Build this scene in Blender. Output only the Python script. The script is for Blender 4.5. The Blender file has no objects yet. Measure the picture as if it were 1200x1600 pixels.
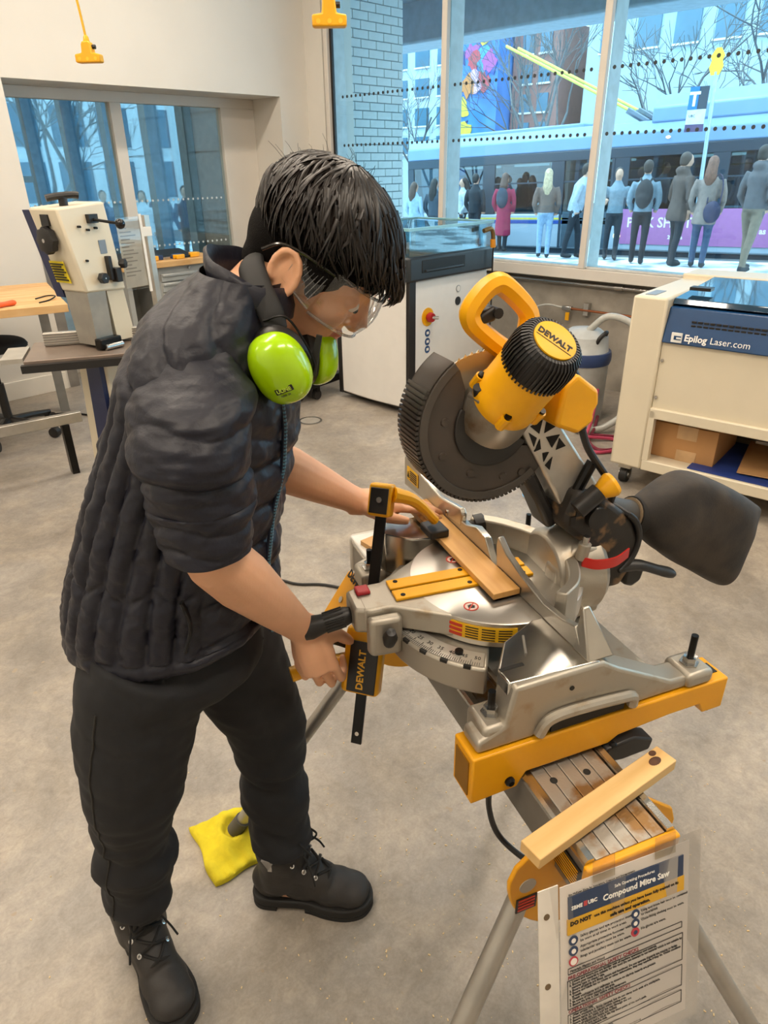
import bpy, bmesh, math, random
from mathutils import Vector, Matrix, noise
random.seed(7)
PI = math.pi
SC = bpy.context.scene
COL = SC.collection
# ------------------------------------------------------------------ camera, sky, lights, exposure
CAM_H, PITCH, ROLL, AZ = 1.60, math.radians(26.8), math.radians(-0.9), math.radians(44.3)
FH = Vector((math.cos(AZ), math.sin(AZ), 0)); RH = Vector((math.sin(AZ), -math.cos(AZ), 0)); UP = Vector((0, 0, 1))
FWD = FH*math.cos(PITCH) - UP*math.sin(PITCH); U0 = FH*math.sin(PITCH) + UP*math.cos(PITCH)
CR = RH*math.cos(ROLL) + U0*math.sin(ROLL); CU = -RH*math.sin(ROLL) + U0*math.cos(ROLL)
cd = bpy.data.cameras.new('camera'); cam = bpy.data.objects.new('camera', cd); COL.objects.link(cam)
cd.sensor_fit = 'VERTICAL'; cd.sensor_height = 36.0; cd.sensor_width = 27.0; cd.lens = 24.0; cd.clip_start = 0.02; cd.clip_end = 300
m = Matrix((CR, CU, -FWD)).transposed().to_4x4(); m.translation = (0, 0, CAM_H); cam.matrix_world = m
SC.camera = cam
w = bpy.data.worlds.new('sky'); SC.world = w; w.use_nodes = True
wn = w.node_tree.nodes; wl = w.node_tree.links
bg = wn['Background']; bg.inputs[1].default_value = 4.4
tc = wn.new('ShaderNodeTexCoord'); nz = wn.new('ShaderNodeTexNoise'); nz.inputs['Scale'].default_value = 2.2; nz.inputs['Detail'].default_value = 4
cr = wn.new('ShaderNodeValToRGB'); cr.color_ramp.elements[0].color = (.42, .74, 1.0, 1); cr.color_ramp.elements[1].color = (.74, .93, 1.0, 1)
cr.color_ramp.elements[0].position = .35; cr.color_ramp.elements[1].position = .62
wl.new(tc.outputs['Generated'], nz.inputs['Vector']); wl.new(nz.outputs['Fac'], cr.inputs['Fac']); wl.new(cr.outputs['Color'], bg.inputs['Color'])
sd = bpy.data.lights.new('sun', 'SUN'); sd.energy = 3; sd.angle = math.radians(12); sd.color = (.86, .95, 1.0)
so = bpy.data.objects.new('sun', sd); COL.objects.link(so); so.rotation_euler = (math.radians(38), math.radians(8), math.radians(200))
LAMPS = [(0.7, -0.6), (0.7, 1.9), (0.7, 4.3), (3.0, -0.6), (3.0, 1.9), (3.0, 4.3), (-1.4, 0.6), (-1.4, 3.2), (2.2, 8.6), (2.2, 11.4)]  # last two are unseen lamps added to brighten the next room
for (lx, ly) in LAMPS:
    ld = bpy.data.lights.new('ceiling_lamp_light', 'AREA'); ld.shape = 'RECTANGLE'; ld.size = 1.5; ld.size_y = 0.3
    ld.energy = 44; ld.color = (1.0, .86, .70)
    lo = bpy.data.objects.new('ceiling_lamp_light', ld); COL.objects.link(lo); lo.location = (lx, ly, 3.66)
SC.view_settings.view_transform = 'Standard'; SC.view_settings.look = 'None'; SC.view_settings.gamma = 1
SC.view_settings.exposure = 0.0; SC.view_settings.use_curve_mapping = False
SC.cycles.max_bounces = 8; SC.cycles.transparent_max_bounces = 24; SC.cycles.sample_clamp_indirect = 6; SC.cycles.caustics_reflective = False; SC.cycles.caustics_refractive = False
# ------------------------------------------------------------------ materials
def lin(c):
    if isinstance(c, str): c = tuple(int(c[i:i+2], 16)/255 for i in (0, 2, 4))
    return tuple((x/12.92 if x <= .04045 else ((x+.055)/1.055)**2.4) for x in c[:3]) + (1,)
MATS = {}
def mat(name, col, rough=.5, metal=0, var=.08, scale=12, bump=0, bscale=None, col2=None, spec=.5, coat=0, stretch=(1, 1, 1), ramp=(.35, .65), detail=5, sss=0):
    if name in MATS: return MATS[name]
    M = bpy.data.materials.new(name); M.use_nodes = True; MATS[name] = M
    n, l = M.node_tree.nodes, M.node_tree.links
    b = n['Principled BSDF']; b.inputs['Roughness'].default_value = rough; b.inputs['Metallic'].default_value = metal
    b.inputs['Specular IOR Level'].default_value = spec; b.inputs['Coat Weight'].default_value = coat
    if sss: b.inputs['Subsurface Weight'].default_value = sss; b.inputs['Subsurface Radius'].default_value = (.012, .005, .003)
    c1 = lin(col); c2 = lin(col2) if col2 else tuple(max(0, x*(1-var*2)) for x in c1[:3])+(1,)
    tc = n.new('ShaderNodeTexCoord'); mp = n.new('ShaderNodeMapping'); mp.inputs['Scale'].default_value = stretch
    nz = n.new('ShaderNodeTexNoise'); nz.inputs['Scale'].default_value = scale; nz.inputs['Detail'].default_value = detail
    r = n.new('ShaderNodeValToRGB'); r.color_ramp.elements[0].position, r.color_ramp.elements[1].position = ramp
    r.color_ramp.elements[0].color = c2; r.color_ramp.elements[1].color = c1
    l.new(tc.outputs['Object'], mp.inputs['Vector']); l.new(mp.outputs['Vector'], nz.inputs['Vector'])
    l.new(nz.outputs['Fac'], r.inputs['Fac']); l.new(r.outputs['Color'], b.inputs['Base Color'])
    if bump:
        n2 = n.new('ShaderNodeTexNoise'); n2.inputs['Scale'].default_value = bscale or scale*4; n2.inputs['Detail'].default_value = 3
        bp = n.new('ShaderNodeBump'); bp.inputs['Strength'].default_value = bump; bp.inputs['Distance'].default_value = .004
        l.new(mp.outputs['Vector'], n2.inputs['Vector']); l.new(n2.outputs['Fac'], bp.inputs['Height']); l.new(bp.outputs['Normal'], b.inputs['Normal'])
    return M
def emat(name, col, s):
    M = bpy.data.materials.new(name); M.use_nodes = True; MATS[name] = M
    n, l = M.node_tree.nodes, M.node_tree.links
    b = n['Principled BSDF']; b.inputs['Base Color'].default_value = lin(col); b.inputs['Emission Color'].default_value = lin(col); b.inputs['Emission Strength'].default_value = s
    return M
def glassmat(name, tint=(.9, .97, 1.0), refl=.08, rough=0.0):
    M = bpy.data.materials.new(name); M.use_nodes = True; MATS[name] = M
    n, l = M.node_tree.nodes, M.node_tree.links
    for x in list(n): n.remove(x)
    o = n.new('ShaderNodeOutputMaterial'); t = n.new('ShaderNodeBsdfTransparent'); g = n.new('ShaderNodeBsdfGlossy'); mx = n.new('ShaderNodeMixShader')
    t.inputs['Color'].default_value = tuple(tint)+(1,); g.inputs['Roughness'].default_value = rough
    f = n.new('ShaderNodeLayerWeight'); f.inputs['Blend'].default_value = .18
    mt = n.new('ShaderNodeMath'); mt.operation = 'MULTIPLY_ADD'; mt.inputs[1].default_value = .7; mt.inputs[2].default_value = refl; mt.use_clamp = True
    l.new(f.outputs['Fresnel'], mt.inputs[0]); l.new(mt.outputs[0], mx.inputs[0]); l.new(t.outputs[0], mx.inputs[1]); l.new(g.outputs[0], mx.inputs[2]); l.new(mx.outputs[0], o.inputs[0])
    return M
# ------------------------------------------------------------------ mesh helpers
def frame(d, hint=None):
    d = Vector(d).normalized(); h = Vector(hint) if hint else (Vector((0, 0, 1)) if abs(d.z) < .9 else Vector((1, 0, 0)))
    x = h.cross(d).normalized(); y = d.cross(x); return x, y, d
class G:
    def __init__(s): s.v = []; s.f = []; s.m = []; s.cm = 0
    def add(s, vs, fs):
        o = len(s.v); s.v += [tuple(x) for x in vs]; s.f += [tuple(i+o for i in f) for f in fs]; s.m += [s.cm]*len(fs); return s
    def box(s, c, d, rot=None):
        R = Matrix.Identity(3) if rot is None else (Matrix.Rotation(rot, 3, 'Z') if not isinstance(rot, Matrix) else rot)
        vs = [Vector(c)+R @ Vector((d[0]/2*i, d[1]/2*j, d[2]/2*k)) for i in (-1, 1) for j in (-1, 1) for k in (-1, 1)]
        return s.add(vs, [(0, 1, 3, 2), (4, 6, 7, 5), (0, 4, 5, 1), (2, 3, 7, 6), (0, 2, 6, 4), (1, 5, 7, 3)])
    def b2(s, a, b): return s.box([(a[i]+b[i])/2 for i in range(3)], [abs(b[i]-a[i]) for i in range(3)])
    def prism(s, pts, axis, a, b, holes=None):
        def P(p, h): return {'x': (h, p[0], p[1]), 'y': (p[0], h, p[1]), 'z': (p[0], p[1], h)}[axis]
        n = len(pts); vs = [P(p, a) for p in pts]+[P(p, b) for p in pts]
        return s.add(vs, [tuple(range(n))[::-1], tuple(range(n, 2*n))]+[(i, (i+1) % n, n+(i+1) % n, n+i) for i in range(n)])
    def slab(s, bot, top):   # general hexahedron-like: two polygons with equal counts
        n = len(bot); return s.add(list(bot)+list(top), [tuple(range(n))[::-1], tuple(range(n, 2*n))]+[(i, (i+1) % n, n+(i+1) % n, n+i) for i in range(n)])
    def cyl(s, p0, p1, r0, r1=None, n=20, cap=True):
        r1 = r0 if r1 is None else r1; p0, p1 = Vector(p0), Vector(p1); x, y, d = frame(p1-p0)
        vs = [p+(x*math.cos(2*PI*i/n)+y*math.sin(2*PI*i/n))*r for p, r in ((p0, r0), (p1, r1)) for i in range(n)]
        fs = [(i, (i+1) % n, n+(i+1) % n, n+i) for i in range(n)]
        if cap: fs += [tuple(range(n))[::-1], tuple(range(n, 2*n))]
        return s.add(vs, fs)
    def lathe(s, prof, o, d, n=32, a0=0, a1=2*PI, hint=None):
        o = Vector(o); x, y, d = frame(d, hint); full = abs(a1-a0-2*PI) < 1e-6; k = n if full else n+1
        vs = [o+d*h+(x*math.cos(a0+(a1-a0)*i/n)+y*math.sin(a0+(a1-a0)*i/n))*r for (r, h) in prof for i in range(k)]
        fs = []
        for j in range(len(prof)-1):
            for i in range(n): a, b = j*k+i, j*k+(i+1) % k; fs.append((a, b, b+k, a+k))
        if full:
            if prof[0][0] > 1e-6: fs.append(tuple(range(k))[::-1])
            if prof[-1][0] > 1e-6: fs.append(tuple(range((len(prof)-1)*k, len(prof)*k)))
        return s.add(vs, fs)
    def loft(s, rings, cap=True, closed=True):
        n = len(rings[0]); vs = [p for r in rings for p in r]; fs = []
        for j in range(len(rings)-1):
            for i in range(n if closed else n-1): a, b = j*n+i, j*n+(i+1) % n; fs.append((a, b, b+n, a+n))
        if cap and closed: fs += [tuple(range(n))[::-1], tuple(range((len(rings)-1)*n, len(rings)*n))]
        return s.add(vs, fs)
    def tube(s, path, r, n=10, cap=True, hint=None, flat=1.0):
        path = [Vector(p) for p in path]; k = len(path); rs = r if isinstance(r, (list, tuple)) else [r]*k; rings = []; x = None
        for i in range(k):
            d = (path[min(i+1, k-1)]-path[max(i-1, 0)])
            if d.length < 1e-9: d = Vector((0, 0, 1))
            d.normalize()
            if x is None: x, y, _ = frame(d, hint)
            else: x = (x-d*x.dot(d)).normalized(); y = d.cross(x)
            rings.append([path[i]+(x*math.cos(2*PI*j/n)+y*math.sin(2*PI*j/n)*flat)*rs[i] for j in range(n)])
        return s.loft(rings, cap)
    def ell(s, c, r, rot=None, n=16, k=10):
        c = Vector(c); R = rot or Matrix.Identity(3); r = (r, r, r) if not isinstance(r, (tuple, list)) else r
        vs = [c+R @ Vector((0, 0, -r[2]))]
        for j in range(1, k):
            t = -PI/2+PI*j/k
            for i in range(n): vs.append(c+R @ Vector((r[0]*math.cos(t)*math.cos(2*PI*i/n), r[1]*math.cos(t)*math.sin(2*PI*i/n), r[2]*math.sin(t))))
        vs.append(c+R @ Vector((0, 0, r[2]))); fs = []; e = len(vs)-1
        for i in range(n):
            fs.append((0, 1+(i+1) % n, 1+i)); fs.append((e, 1+(k-2)*n+i, 1+(k-2)*n+(i+1) % n))
            for j in range(k-2): a, b = 1+j*n+i, 1+j*n+(i+1) % n; fs.append((a, b, b+n, a+n))
        return s.add(vs, fs)
    def xf(s, M): s.v = [tuple(M @ Vector(p)) for p in s.v]; return s
    def mesh(s, name, smooth=35):
        me = bpy.data.meshes.new(name); me.from_pydata(s.v, [], s.f)
        for p, i in zip(me.polygons, s.m): p.material_index = i
        bm = bmesh.new(); bm.from_mesh(me); bmesh.ops.recalc_face_normals(bm, faces=bm.faces); bm.to_mesh(me); bm.free()
        if smooth:
            for p in me.polygons: p.use_smooth = True
            me.set_sharp_from_angle(angle=math.radians(smooth))
        return me
    def obj(s, name, mt, parent=None, bevel=0, smooth=35, seg=2, subd=0, loc=None, rotz=None):
        me = s.mesh(name, smooth if not subd else 180)
        for x in (mt if isinstance(mt, (list, tuple)) else [mt]): me.materials.append(x)
        return link(name, me, parent, bevel, seg, subd, loc, rotz)
def link(name, me, parent=None, bevel=0, seg=2, subd=0, loc=None, rotz=None):
    o = bpy.data.objects.new(name, me); COL.objects.link(o)
    if parent is not None: o.parent = parent
    if loc is not None: o.location = loc
    if rotz is not None: o.rotation_euler = (0, 0, rotz)
    if subd: sm = o.modifiers.new('subd', 'SUBSURF'); sm.levels = subd; sm.render_levels = subd
    if bevel:
        b = o.modifiers.new('bevel', 'BEVEL'); b.width = bevel; b.segments = seg; b.limit_method = 'ANGLE'; b.angle_limit = math.radians(40); b.harden_normals = False
    return o
def tag(o, label, cat, group=None, kind=None):
    o['label'] = label; o['category'] = cat
    if group: o['group'] = group
    if kind: o['kind'] = kind
    return o
def thing(name, label, cat, loc=(0, 0, 0), rotz=0, group=None, M=None):
    o = bpy.data.objects.new(name, None); COL.objects.link(o); o.empty_display_size = .05
    if M is not None: o.matrix_world = M
    else: o.location = loc; o.rotation_euler = (0, 0, rotz)
    return tag(o, label, cat, group)
def struct(o, label=None): o['kind'] = 'structure'; return o
def stuff(o): o['kind'] = 'stuff'; return o
TMP = bpy.data.scenes.new('tmp')
def evaluated(o):
    TMP.collection.objects.link(o); vl = TMP.view_layers[0]; vl.update(); me = bpy.data.meshes.new_from_object(o.evaluated_get(vl.depsgraph)); TMP.collection.objects.unlink(o); return me
def text(s, size, mt, parent, M, name='lettering', bold=0, ext=.0004, align='LEFT', sx=1.0, shear=0, space=1.0):
    c = bpy.data.curves.new('t', 'FONT'); c.body = s; c.size = size; c.extrude = ext; c.offset = bold; c.align_x = align; c.resolution_u = 2; c.shear = shear; c.space_character = space
    t = bpy.data.objects.new('t', c); me = evaluated(t); bpy.data.objects.remove(t); bpy.data.curves.remove(c)
    me.transform(M @ Matrix.Diagonal((sx, 1, 1, 1))); me.materials.clear(); me.materials.append(mt)
    return link(name, me, parent)
def basis(o, x, y):
    x = Vector(x).normalized(); y = Vector(y); y = (y-x*y.dot(x)).normalized(); z = x.cross(y)
    M = Matrix((x, y, z)).transposed().to_4x4(); M.translation = o; return M
def copy_tree(o, parent=None):
    c = o.copy(); COL.objects.link(c); c.parent = parent
    for ch in list(o.children): copy_tree(ch, c)
    return c
def arc(c, r, a0, a1, n): return [(c[0]+r*math.cos(math.radians(a0+(a1-a0)*i/n)), c[1]+r*math.sin(math.radians(a0+(a1-a0)*i/n))) for i in range(n+1)]
def bez(pts, n=12):
    """Catmull-Rom through the points."""
    P = [Vector(p) for p in pts]; P = [P[0]*2-P[1]]+P+[P[-1]*2-P[-2]]; out = []
    for i in range(1, len(P)-2):
        for j in range(n):
            t = j/n; a, b, c, d = P[i-1:i+3]
            out.append(.5*((2*b)+(c-a)*t+(2*a-5*b+4*c-d)*t*t+(3*b-a-3*c+d)*t**3))
    out.append(P[-2]); return out
# shared materials
YEL = mat('yellow_plastic', 'F2AE0C', .38, var=.04, scale=20)
YELM = mat('yellow_paint', 'E9A30A', .42, var=.06, scale=9, bump=.02)
BLK = mat('black_plastic', '1D1B1A', .45, var=.1, scale=25)
RUB = mat('black_rubber', '2A2827', .7, var=.1, scale=40, bump=.05)
BLKM = mat('black_metal', '1A1918', .35, metal=.6, var=.1)
ALU = mat('cast_aluminium', 'B9B2A6', .42, metal=.85, var=.06, scale=60, bump=.06, bscale=500)
ALUP = mat('polished_aluminium', 'D6D3CC', .22, metal=1, var=.04, scale=9, stretch=(1, 8, 1))
STEEL = mat('bright_steel', 'C8C6C2', .25, metal=1, var=.05)
WHITEP = mat('white_paint', 'E9E4DA', .45, var=.02, scale=6)
CREAM = mat('cream_enamel', 'DBD1BA', .4, var=.02, scale=5)
NAVY = mat('navy_enamel', '1F2A52', .4, var=.05)
INK = mat('black_ink', '15130F', .6)
WINK = mat('white_ink', 'F2EEE6', .6, var=.02)
# ------------------------------------------------------------------ room shell
XG, XF, YA, YG = 4.972, 4.93, 5.74, 6.20        # window glass, frame front, left wall face, inner glass
WALL = mat('wall_paint', 'DCD8D0', .75, var=.015, scale=3, bump=.03, bscale=300)
FRAME = mat('frame_paint', 'D9D3CA', .5, var=.02, scale=4)
def concrete_floor():
    M = bpy.data.materials.new('polished_concrete'); M.use_nodes = True; n, l = M.node_tree.nodes, M.node_tree.links
    b = n['Principled BSDF']; tc = n.new('ShaderNodeTexCoord')
    def nz(s, d, ro=.6, dist=0):
        x = n.new('ShaderNodeTexNoise'); x.inputs['Scale'].default_value = s; x.inputs['Detail'].default_value = d; x.inputs['Roughness'].default_value = ro; x.inputs['Distortion'].default_value = dist
        l.new(tc.outputs['Object'], x.inputs['Vector']); return x
    def rp(src, p, cols):
        r = n.new('ShaderNodeValToRGB'); e = r.color_ramp.elements
        while len(e) < len(p): e.new(.5)
        for i, (q, c) in enumerate(zip(p, cols)): e[i].position = q; e[i].color = c if isinstance(c, tuple) else lin(c)
        l.new(src, r.inputs['Fac']); return r
    def mixc(mode, fac, a, b2):
        x = n.new('ShaderNodeMix'); x.data_type = 'RGBA'; x.blend_type = mode; x.inputs[0].default_value = fac if not hasattr(fac, 'links') else 1
        if hasattr(fac, 'links'): l.new(fac, x.inputs[0])
        l.new(a, x.inputs[6]); l.new(b2, x.inputs[7]); return x.outputs[2]
    big = rp(nz(.9, 6, .62, .6).outputs['Fac'], (.3, .5, .72), ('8F867A', 'A89F93', 'BCB4A8'))
    mid = rp(nz(6, 8, .7, .4).outputs['Fac'], (.3, .7), ((.74, .74, .74, 1), (1.06, 1.06, 1.06, 1)))
    fine = rp(nz(140, 3, .6).outputs['Fac'], (.3, .7), ((.90, .90, .90, 1), (1.05, 1.05, 1.05, 1)))
    m2 = rp(nz(27, 7, .75, .8).outputs['Fac'], (.32, .62), ((.80, .80, .80, 1), (1.06, 1.06, 1.06, 1)))
    cl_ = rp(nz(2.6, 9, .7, 1.2).outputs['Fac'], (.42, .62), ((.86, .87, .90, 1), (1.05, 1.03, 1.0, 1)))
    c = mixc('MULTIPLY', 1.0, big.outputs[0], mid.outputs[0]); c = mixc('MULTIPLY', 1.0, c, m2.outputs[0]); c = mixc('MULTIPLY', 1.0, c, cl_.outputs[0]); c = mixc('MULTIPLY', 1.0, c, fine.outputs[0])
    sp = rp(nz(23, 2, .5).outputs['Fac'], (.70, .74), ((0, 0, 0, 1), (1, 1, 1, 1)))      # small spilt stains
    st = n.new('ShaderNodeRGB'); st.outputs[0].default_value = lin('9C8D7A')
    c = mixc('MIX', sp.outputs[0], c, st.outputs[0])
    l.new(c, b.inputs['Base Color'])
    rr = rp(nz(3, 5).outputs['Fac'], (.3, .7), ((.30, .30, .30, 1), (.48, .48, .48, 1))); l.new(rr.outputs[0], b.inputs['Roughness'])
    bp = n.new('ShaderNodeBump'); bp.inputs['Strength'].default_value = .05; bp.inputs['Distance'].default_value = .002
    l.new(nz(40, 4).outputs['Fac'], bp.inputs['Height']); l.new(bp.outputs['Normal'], b.inputs['Normal']); return M
FLOORM = concrete_floor()
struct(G().b2((-2.6, -2.8, -.2), (5.2, 14.5, 0)).obj('floor', FLOORM))
struct(G().b2((-2.6, -2.8, 3.9), (5.3, 14.5, 4.1)).obj('ceiling', mat('ceiling_paint', 'D8D3CA', .8)))
struct(G().b2((-2.8, -3.0, 0), (-2.6, 14.5, 4.0)).obj('wall_back', WALL))
struct(G().b2((-2.6, -3.0, 0), (5.3, -2.8, 4.0)).obj('wall_right', WALL))
# left wall with its deep opening
wl_ = G().b2((-2.6, YA, 0), (2.17, YG+.1, 3.9)); wl_.b2((2.17, YA, 2.19), (4.60, YG+.1, 3.9)); wl_.b2((4.60, YA, 0), (5.3, YG+.1, 3.9)); wl_.b2((4.93, 5.50, 0), (5.3, YA, 3.9))
struct(wl_.obj('wall_left', WALL))
struct(G().b2((-2.6, YA-.018, 0), (2.15, YA, .14)).obj('baseboard_left', WHITEP, bevel=.003))
struct(G().b2((4.61, YA-.018, 0), (4.93, YA, .14)).obj('baseboard_left_corner', WHITEP, bevel=.003))
# steel corner guard on the jamb
struct(G().b2((2.17, YA-.004, 0), (2.25, YA+.08, 1.16)).obj('trim_1', mat('brushed_steel', 'A9A6A2', .4, metal=.9)))
# inner window: frame bars and two panes
GL_IN = glassmat('inner_glass', (.88, .97, 1.0), .04); GL = glassmat('window_glass', (.82, .95, 1.0), .035)
wi = G(); wi.b2((2.17, YG-.05, 2.11), (4.6, YG+.03, 2.19)); wi.b2((2.17, YG-.05, 0), (2.30, YG+.03, 2.11)); wi.b2((3.14, YG-.05, 0), (3.24, YG+.03, 2.11)); wi.b2((4.22, YG-.05, 0), (4.60, YG+.03, 2.11)); wi.b2((2.3, YG-.05, 0), (4.22, YG+.03, .1))
w1 = struct(wi.obj('window_1', FRAME, bevel=.004))
G().b2((2.30, YG-.012, .1), (3.14, YG-.004, 2.11)).obj('pane', GL_IN, w1); G().b2((3.24, YG-.012, .1), (4.22, YG-.004, 2.11)).obj('pane', GL_IN, w1)
def dot_row(nm, pts, nrm, r, parent, mt):
    g = G()
    for p in pts: p = Vector(p); g.cyl(p, p+Vector(nrm)*.0015, r, n=10)
    return stuff(g.obj(nm, mt, parent))
FROST = mat('frosted_film', 'C9D4D6', .8); DOTM = mat('dark_film', '3B4247', .7)
dot_row('film_dots', [(2.33+i*.052, YG-.012, 1.36) for i in range(36)], (0, -1, 0), .010, w1, FROST)
dot_row('film_dots', [(2.33+i*.052, YG-.012, .98) for i in range(36)], (0, -1, 0), .010, w1, FROST)
# window wall: concrete upstand, sill, frame, glass
CONC = mat('rough_concrete', 'A39B8F', .85, var=.16, scale=5, bump=.35, bscale=60, detail=9)
struct(G().b2((5.02, -2.8, 0), (5.3, 5.5, .80)).obj('wall_window', CONC))
fr = G(); fr.b2((XF, -2.8, .815), (5.2, 5.5, .893)); fr.b2((XF, -2.8, 3.6), (5.2, 5.5, 3.9))
for y in (5.46, 4.08, 2.70, 1.25, -.2, -1.65): fr.b2((XF, y-.026, .895), (XG+.008, y+.026, 3.6))
w2 = struct(fr.obj('window_2', FRAME, bevel=.004))
fo = G()
for y in (5.46, 4.08, 2.70, 1.25, -.2, -1.65): fo.b2((XG+.009, y-.026, .85), (XG+.17, y+.026, 3.6))
fo.b2((XG-.01, -2.8, .895), (XG+.03, 5.5, .91)); fo.obj('outer_frame', mat('outer_frame_daylit', 'D3D6D6', .5), w2)  # cooler copy of the frame paint, blue daylight put into its colour
G().b2((XG-.012, 5.405, .9), (XG+.012, 5.432, 3.6)).obj('gasket', BLK, w2)
ys = [5.46, 4.08, 2.70, 1.25, -.2, -1.65, -2.8]
for a, b in zip(ys, ys[1:]):
    G().b2((XG-.004, b+.027, .911), (XG+.004, a-.027, 3.6)).obj('pane', GL, w2)
for z in (2.175, 1.785):
    pts = [(XG-.004, y*.0565-2.0, z) for y in range(130) if all(abs(y*.0565-2.0-q) > .06 for q in ys) and y*.0565-2 < 5.4]
    dot_row('film_dots', pts, (-1, 0, 0), .0125, w2, DOTM)
# galvanised conduit along the top of the upstand
t = G().cyl((4.995, -2.7, .775), (4.995, 5.48, .775), .016, n=12); t = t.obj('conduit_pipe', STEEL); tag(t, 'thin galvanised conduit running along the concrete wall under the window', 'pipe')
for y in (-1, .8, 2.4, 4.0): G().cyl((4.995, y-.03, .775), (4.995, y+.03, .775), .022, n=12).obj('coupling', STEEL, t)
# wall between the two glazed stretches and the next room's windows
struct(G().b2((5.08, YG+.1, 0), (5.3, 8.05, 3.9)).obj('wall_window_solid', mat('grey_wall', '9C9C98', .7)))
fr = G(); fr.b2((5.0, 8.05, 0), (5.2, 14.4, .12)); fr.b2((5.0, 8.05, 3.3), (5.2, 14.4, 3.9))
for y in (8.1, 8.95, 10.05, 11.3, 12.7, 14.2): fr.b2((4.97, y-.08, .1), (5.14, y+.08, 3.3))
fr.b2((5.05, 12.7, 1.45), (5.12, 14.2, 1.55))
w3 = struct(fr.obj('window_3', mat('blue_frame', '86A9C0', .5)))
ys3 = [8.1, 8.95, 10.05, 11.3, 12.7, 14.2]
for a, b in zip(ys3, ys3[1:]): G().b2((5.10, a+.08, .12), (5.108, b-.08, 3.3)).obj('pane', GL, w3)
struct(G().b2((-2.6, 14.4, 0), (5.3, 14.6, 3.9)).obj('wall_next_room', WALL))
# floor drain covers
for (x, y, r, lab) in ((2.945, 3.589, .085, 'round steel drain cover set in the floor behind the person'), (2.965, 1.73, .085, 'small round steel cover set in the floor behind the saw guard')):
    t = thing('drain_cover', lab, 'drain cover', (x, y, 0)); G().lathe([(0, .0), (r, 0), (r, .003), (r*.8, .004), (0, .004)], (0, 0, 0), (0, 0, 1), 28).obj('plate', mat('dull_steel', 'A8A298', .5, metal=.4), t)
    G().lathe([(r*.82, .0035), (r*.82, .006), (r*.98, .006), (r*.98, .003)], (0, 0, 0), (0, 0, 1), 28).obj('rim', STEEL, t)
# ceiling lamps (last two added for the next room) and the two hanging outlet boxes
LAMPM = emat('lamp_diffuser', 'FFE9CC', 6)
for i, (lx, ly) in enumerate(LAMPS):
    t = thing('ceiling_lamp', 'linear ceiling lamp of the workshop above the frame, the last two added to light the next room', 'lamp', (lx, ly, 3.9), group='linear ceiling lamps')
    G().b2((-.76, -.07, -.2), (.76, .07, -.13)).obj('housing', WHITEP, t); G().b2((-.75, -.06, -.205), (.75, .06, -.2)).obj('diffuser', LAMPM, t)
    for s in (-.6, .6): G().cyl((s, 0, -.13), (s, 0, 0), .006, n=8).obj('hanger', STEEL, t)
def outlet(loc, yaw, lab, s=1.0, kink=.05):
    t = thing('hanging_outlet', lab, 'power outlet', loc, yaw)
    G().prism([(-.065*s, 0), (.065*s, 0), (.07*s, .006*s), (.07*s, .040*s), (.03*s, .046*s), (.026*s, .085*s), (.018*s, .10*s), (-.018*s, .10*s), (-.026*s, .085*s), (-.03*s, .046*s), (-.07*s, .040*s), (-.07*s, .006*s)], 'y', -.028*s, .028*s).obj('outlet_box', YEL, t, bevel=.006)
    for x in (-.045, 0, .045): G().cyl((x*s, -.03*s, .018*s), (x*s, -.026*s, .018*s), .009*s, n=10).obj('socket', mat('amber_socket', 'F7C531', .35), t)
    G().lathe([(.018*s, .098*s), (.014*s, .12*s), (.008*s, .13*s)], (0, 0, 0), (0, 0, 1), 14).obj('strain_relief', YEL, t)
    G().cyl((.02*s, .0, .075*s), (.045*s, 0, .075*s), .011*s, n=10).obj('switch_knob', BLK, t)
    top = 3.9-loc[2]
    G().tube(bez([(0, 0, .12*s), (-kink*.3, 0, .3), (-kink, 0, .6), (-kink*1.2, 0, top)], 6), .007*s, 8).obj('cord', mat('yellow_cable', 'E8B21A', .5), t)
outlet((2.13, 4.31, 2.14), -.85, 'yellow hanging outlet box on a cord at the left', 1.0, .05)
outlet((2.28, 2.49, 2.11), -.75, 'yellow hanging outlet box on a cord near the window corner', 1.0, -.02)
# ------------------------------------------------------------------ outside: pavement, canopy, pier, bus, street, people
def gz(y): return -.035*(y-5)
def fuse(g, vox, it=6, fac=.5, name='body'):
    """one continuous surface from overlapping volumes"""
    me = g.mesh('tmp', 0); o = bpy.data.objects.new('tmp', me)
    r = o.modifiers.new('r', 'REMESH'); r.mode = 'VOXEL'; r.voxel_size = vox; r.use_smooth_shade = True
    if it: s = o.modifiers.new('s', 'SMOOTH'); s.factor = fac; s.iterations = it
    out = evaluated(o); bpy.data.objects.remove(o)
    for p in out.polygons: p.use_smooth = True
    out.name = name; return out
SNOW = mat('trodden_snow', 'E6ECEF', .8, var=.0, scale=1.6, col2='8F959A', ramp=(.40, .52), bump=.4, bscale=9)
g = G(); g.slab([(5.3, -8, -.6), (13.6, -8, -.6), (13.6, 30, -1.3), (5.3, 30, -1.3)], [(5.3, -8, gz(-8)-.01), (13.6, -8, gz(-8)-.01), (13.6, 30, gz(30)-.01), (5.3, 30, gz(30)-.01)])
struct(g.obj('pavement', SNOW))
g = G(); g.slab([(13.6, -8, -.9), (60, -8, -.9), (60, 60, -3), (13.6, 60, -3)], [(13.6, -8, gz(-8)-.12), (60, -8, gz(-8)-.12), (60, 60, gz(60)-.12), (13.6, 60, gz(60)-.12)])
struct(g.obj('road', mat('wet_asphalt', '6C7073', .6, var=.1, scale=3)))
g = G(); g.b2((5.3, -3, 3.35), (7.5, 12, 3.5)); struct(g.obj('canopy_soffit', mat('soffit_grey', '8195A3', .6)))
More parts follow.
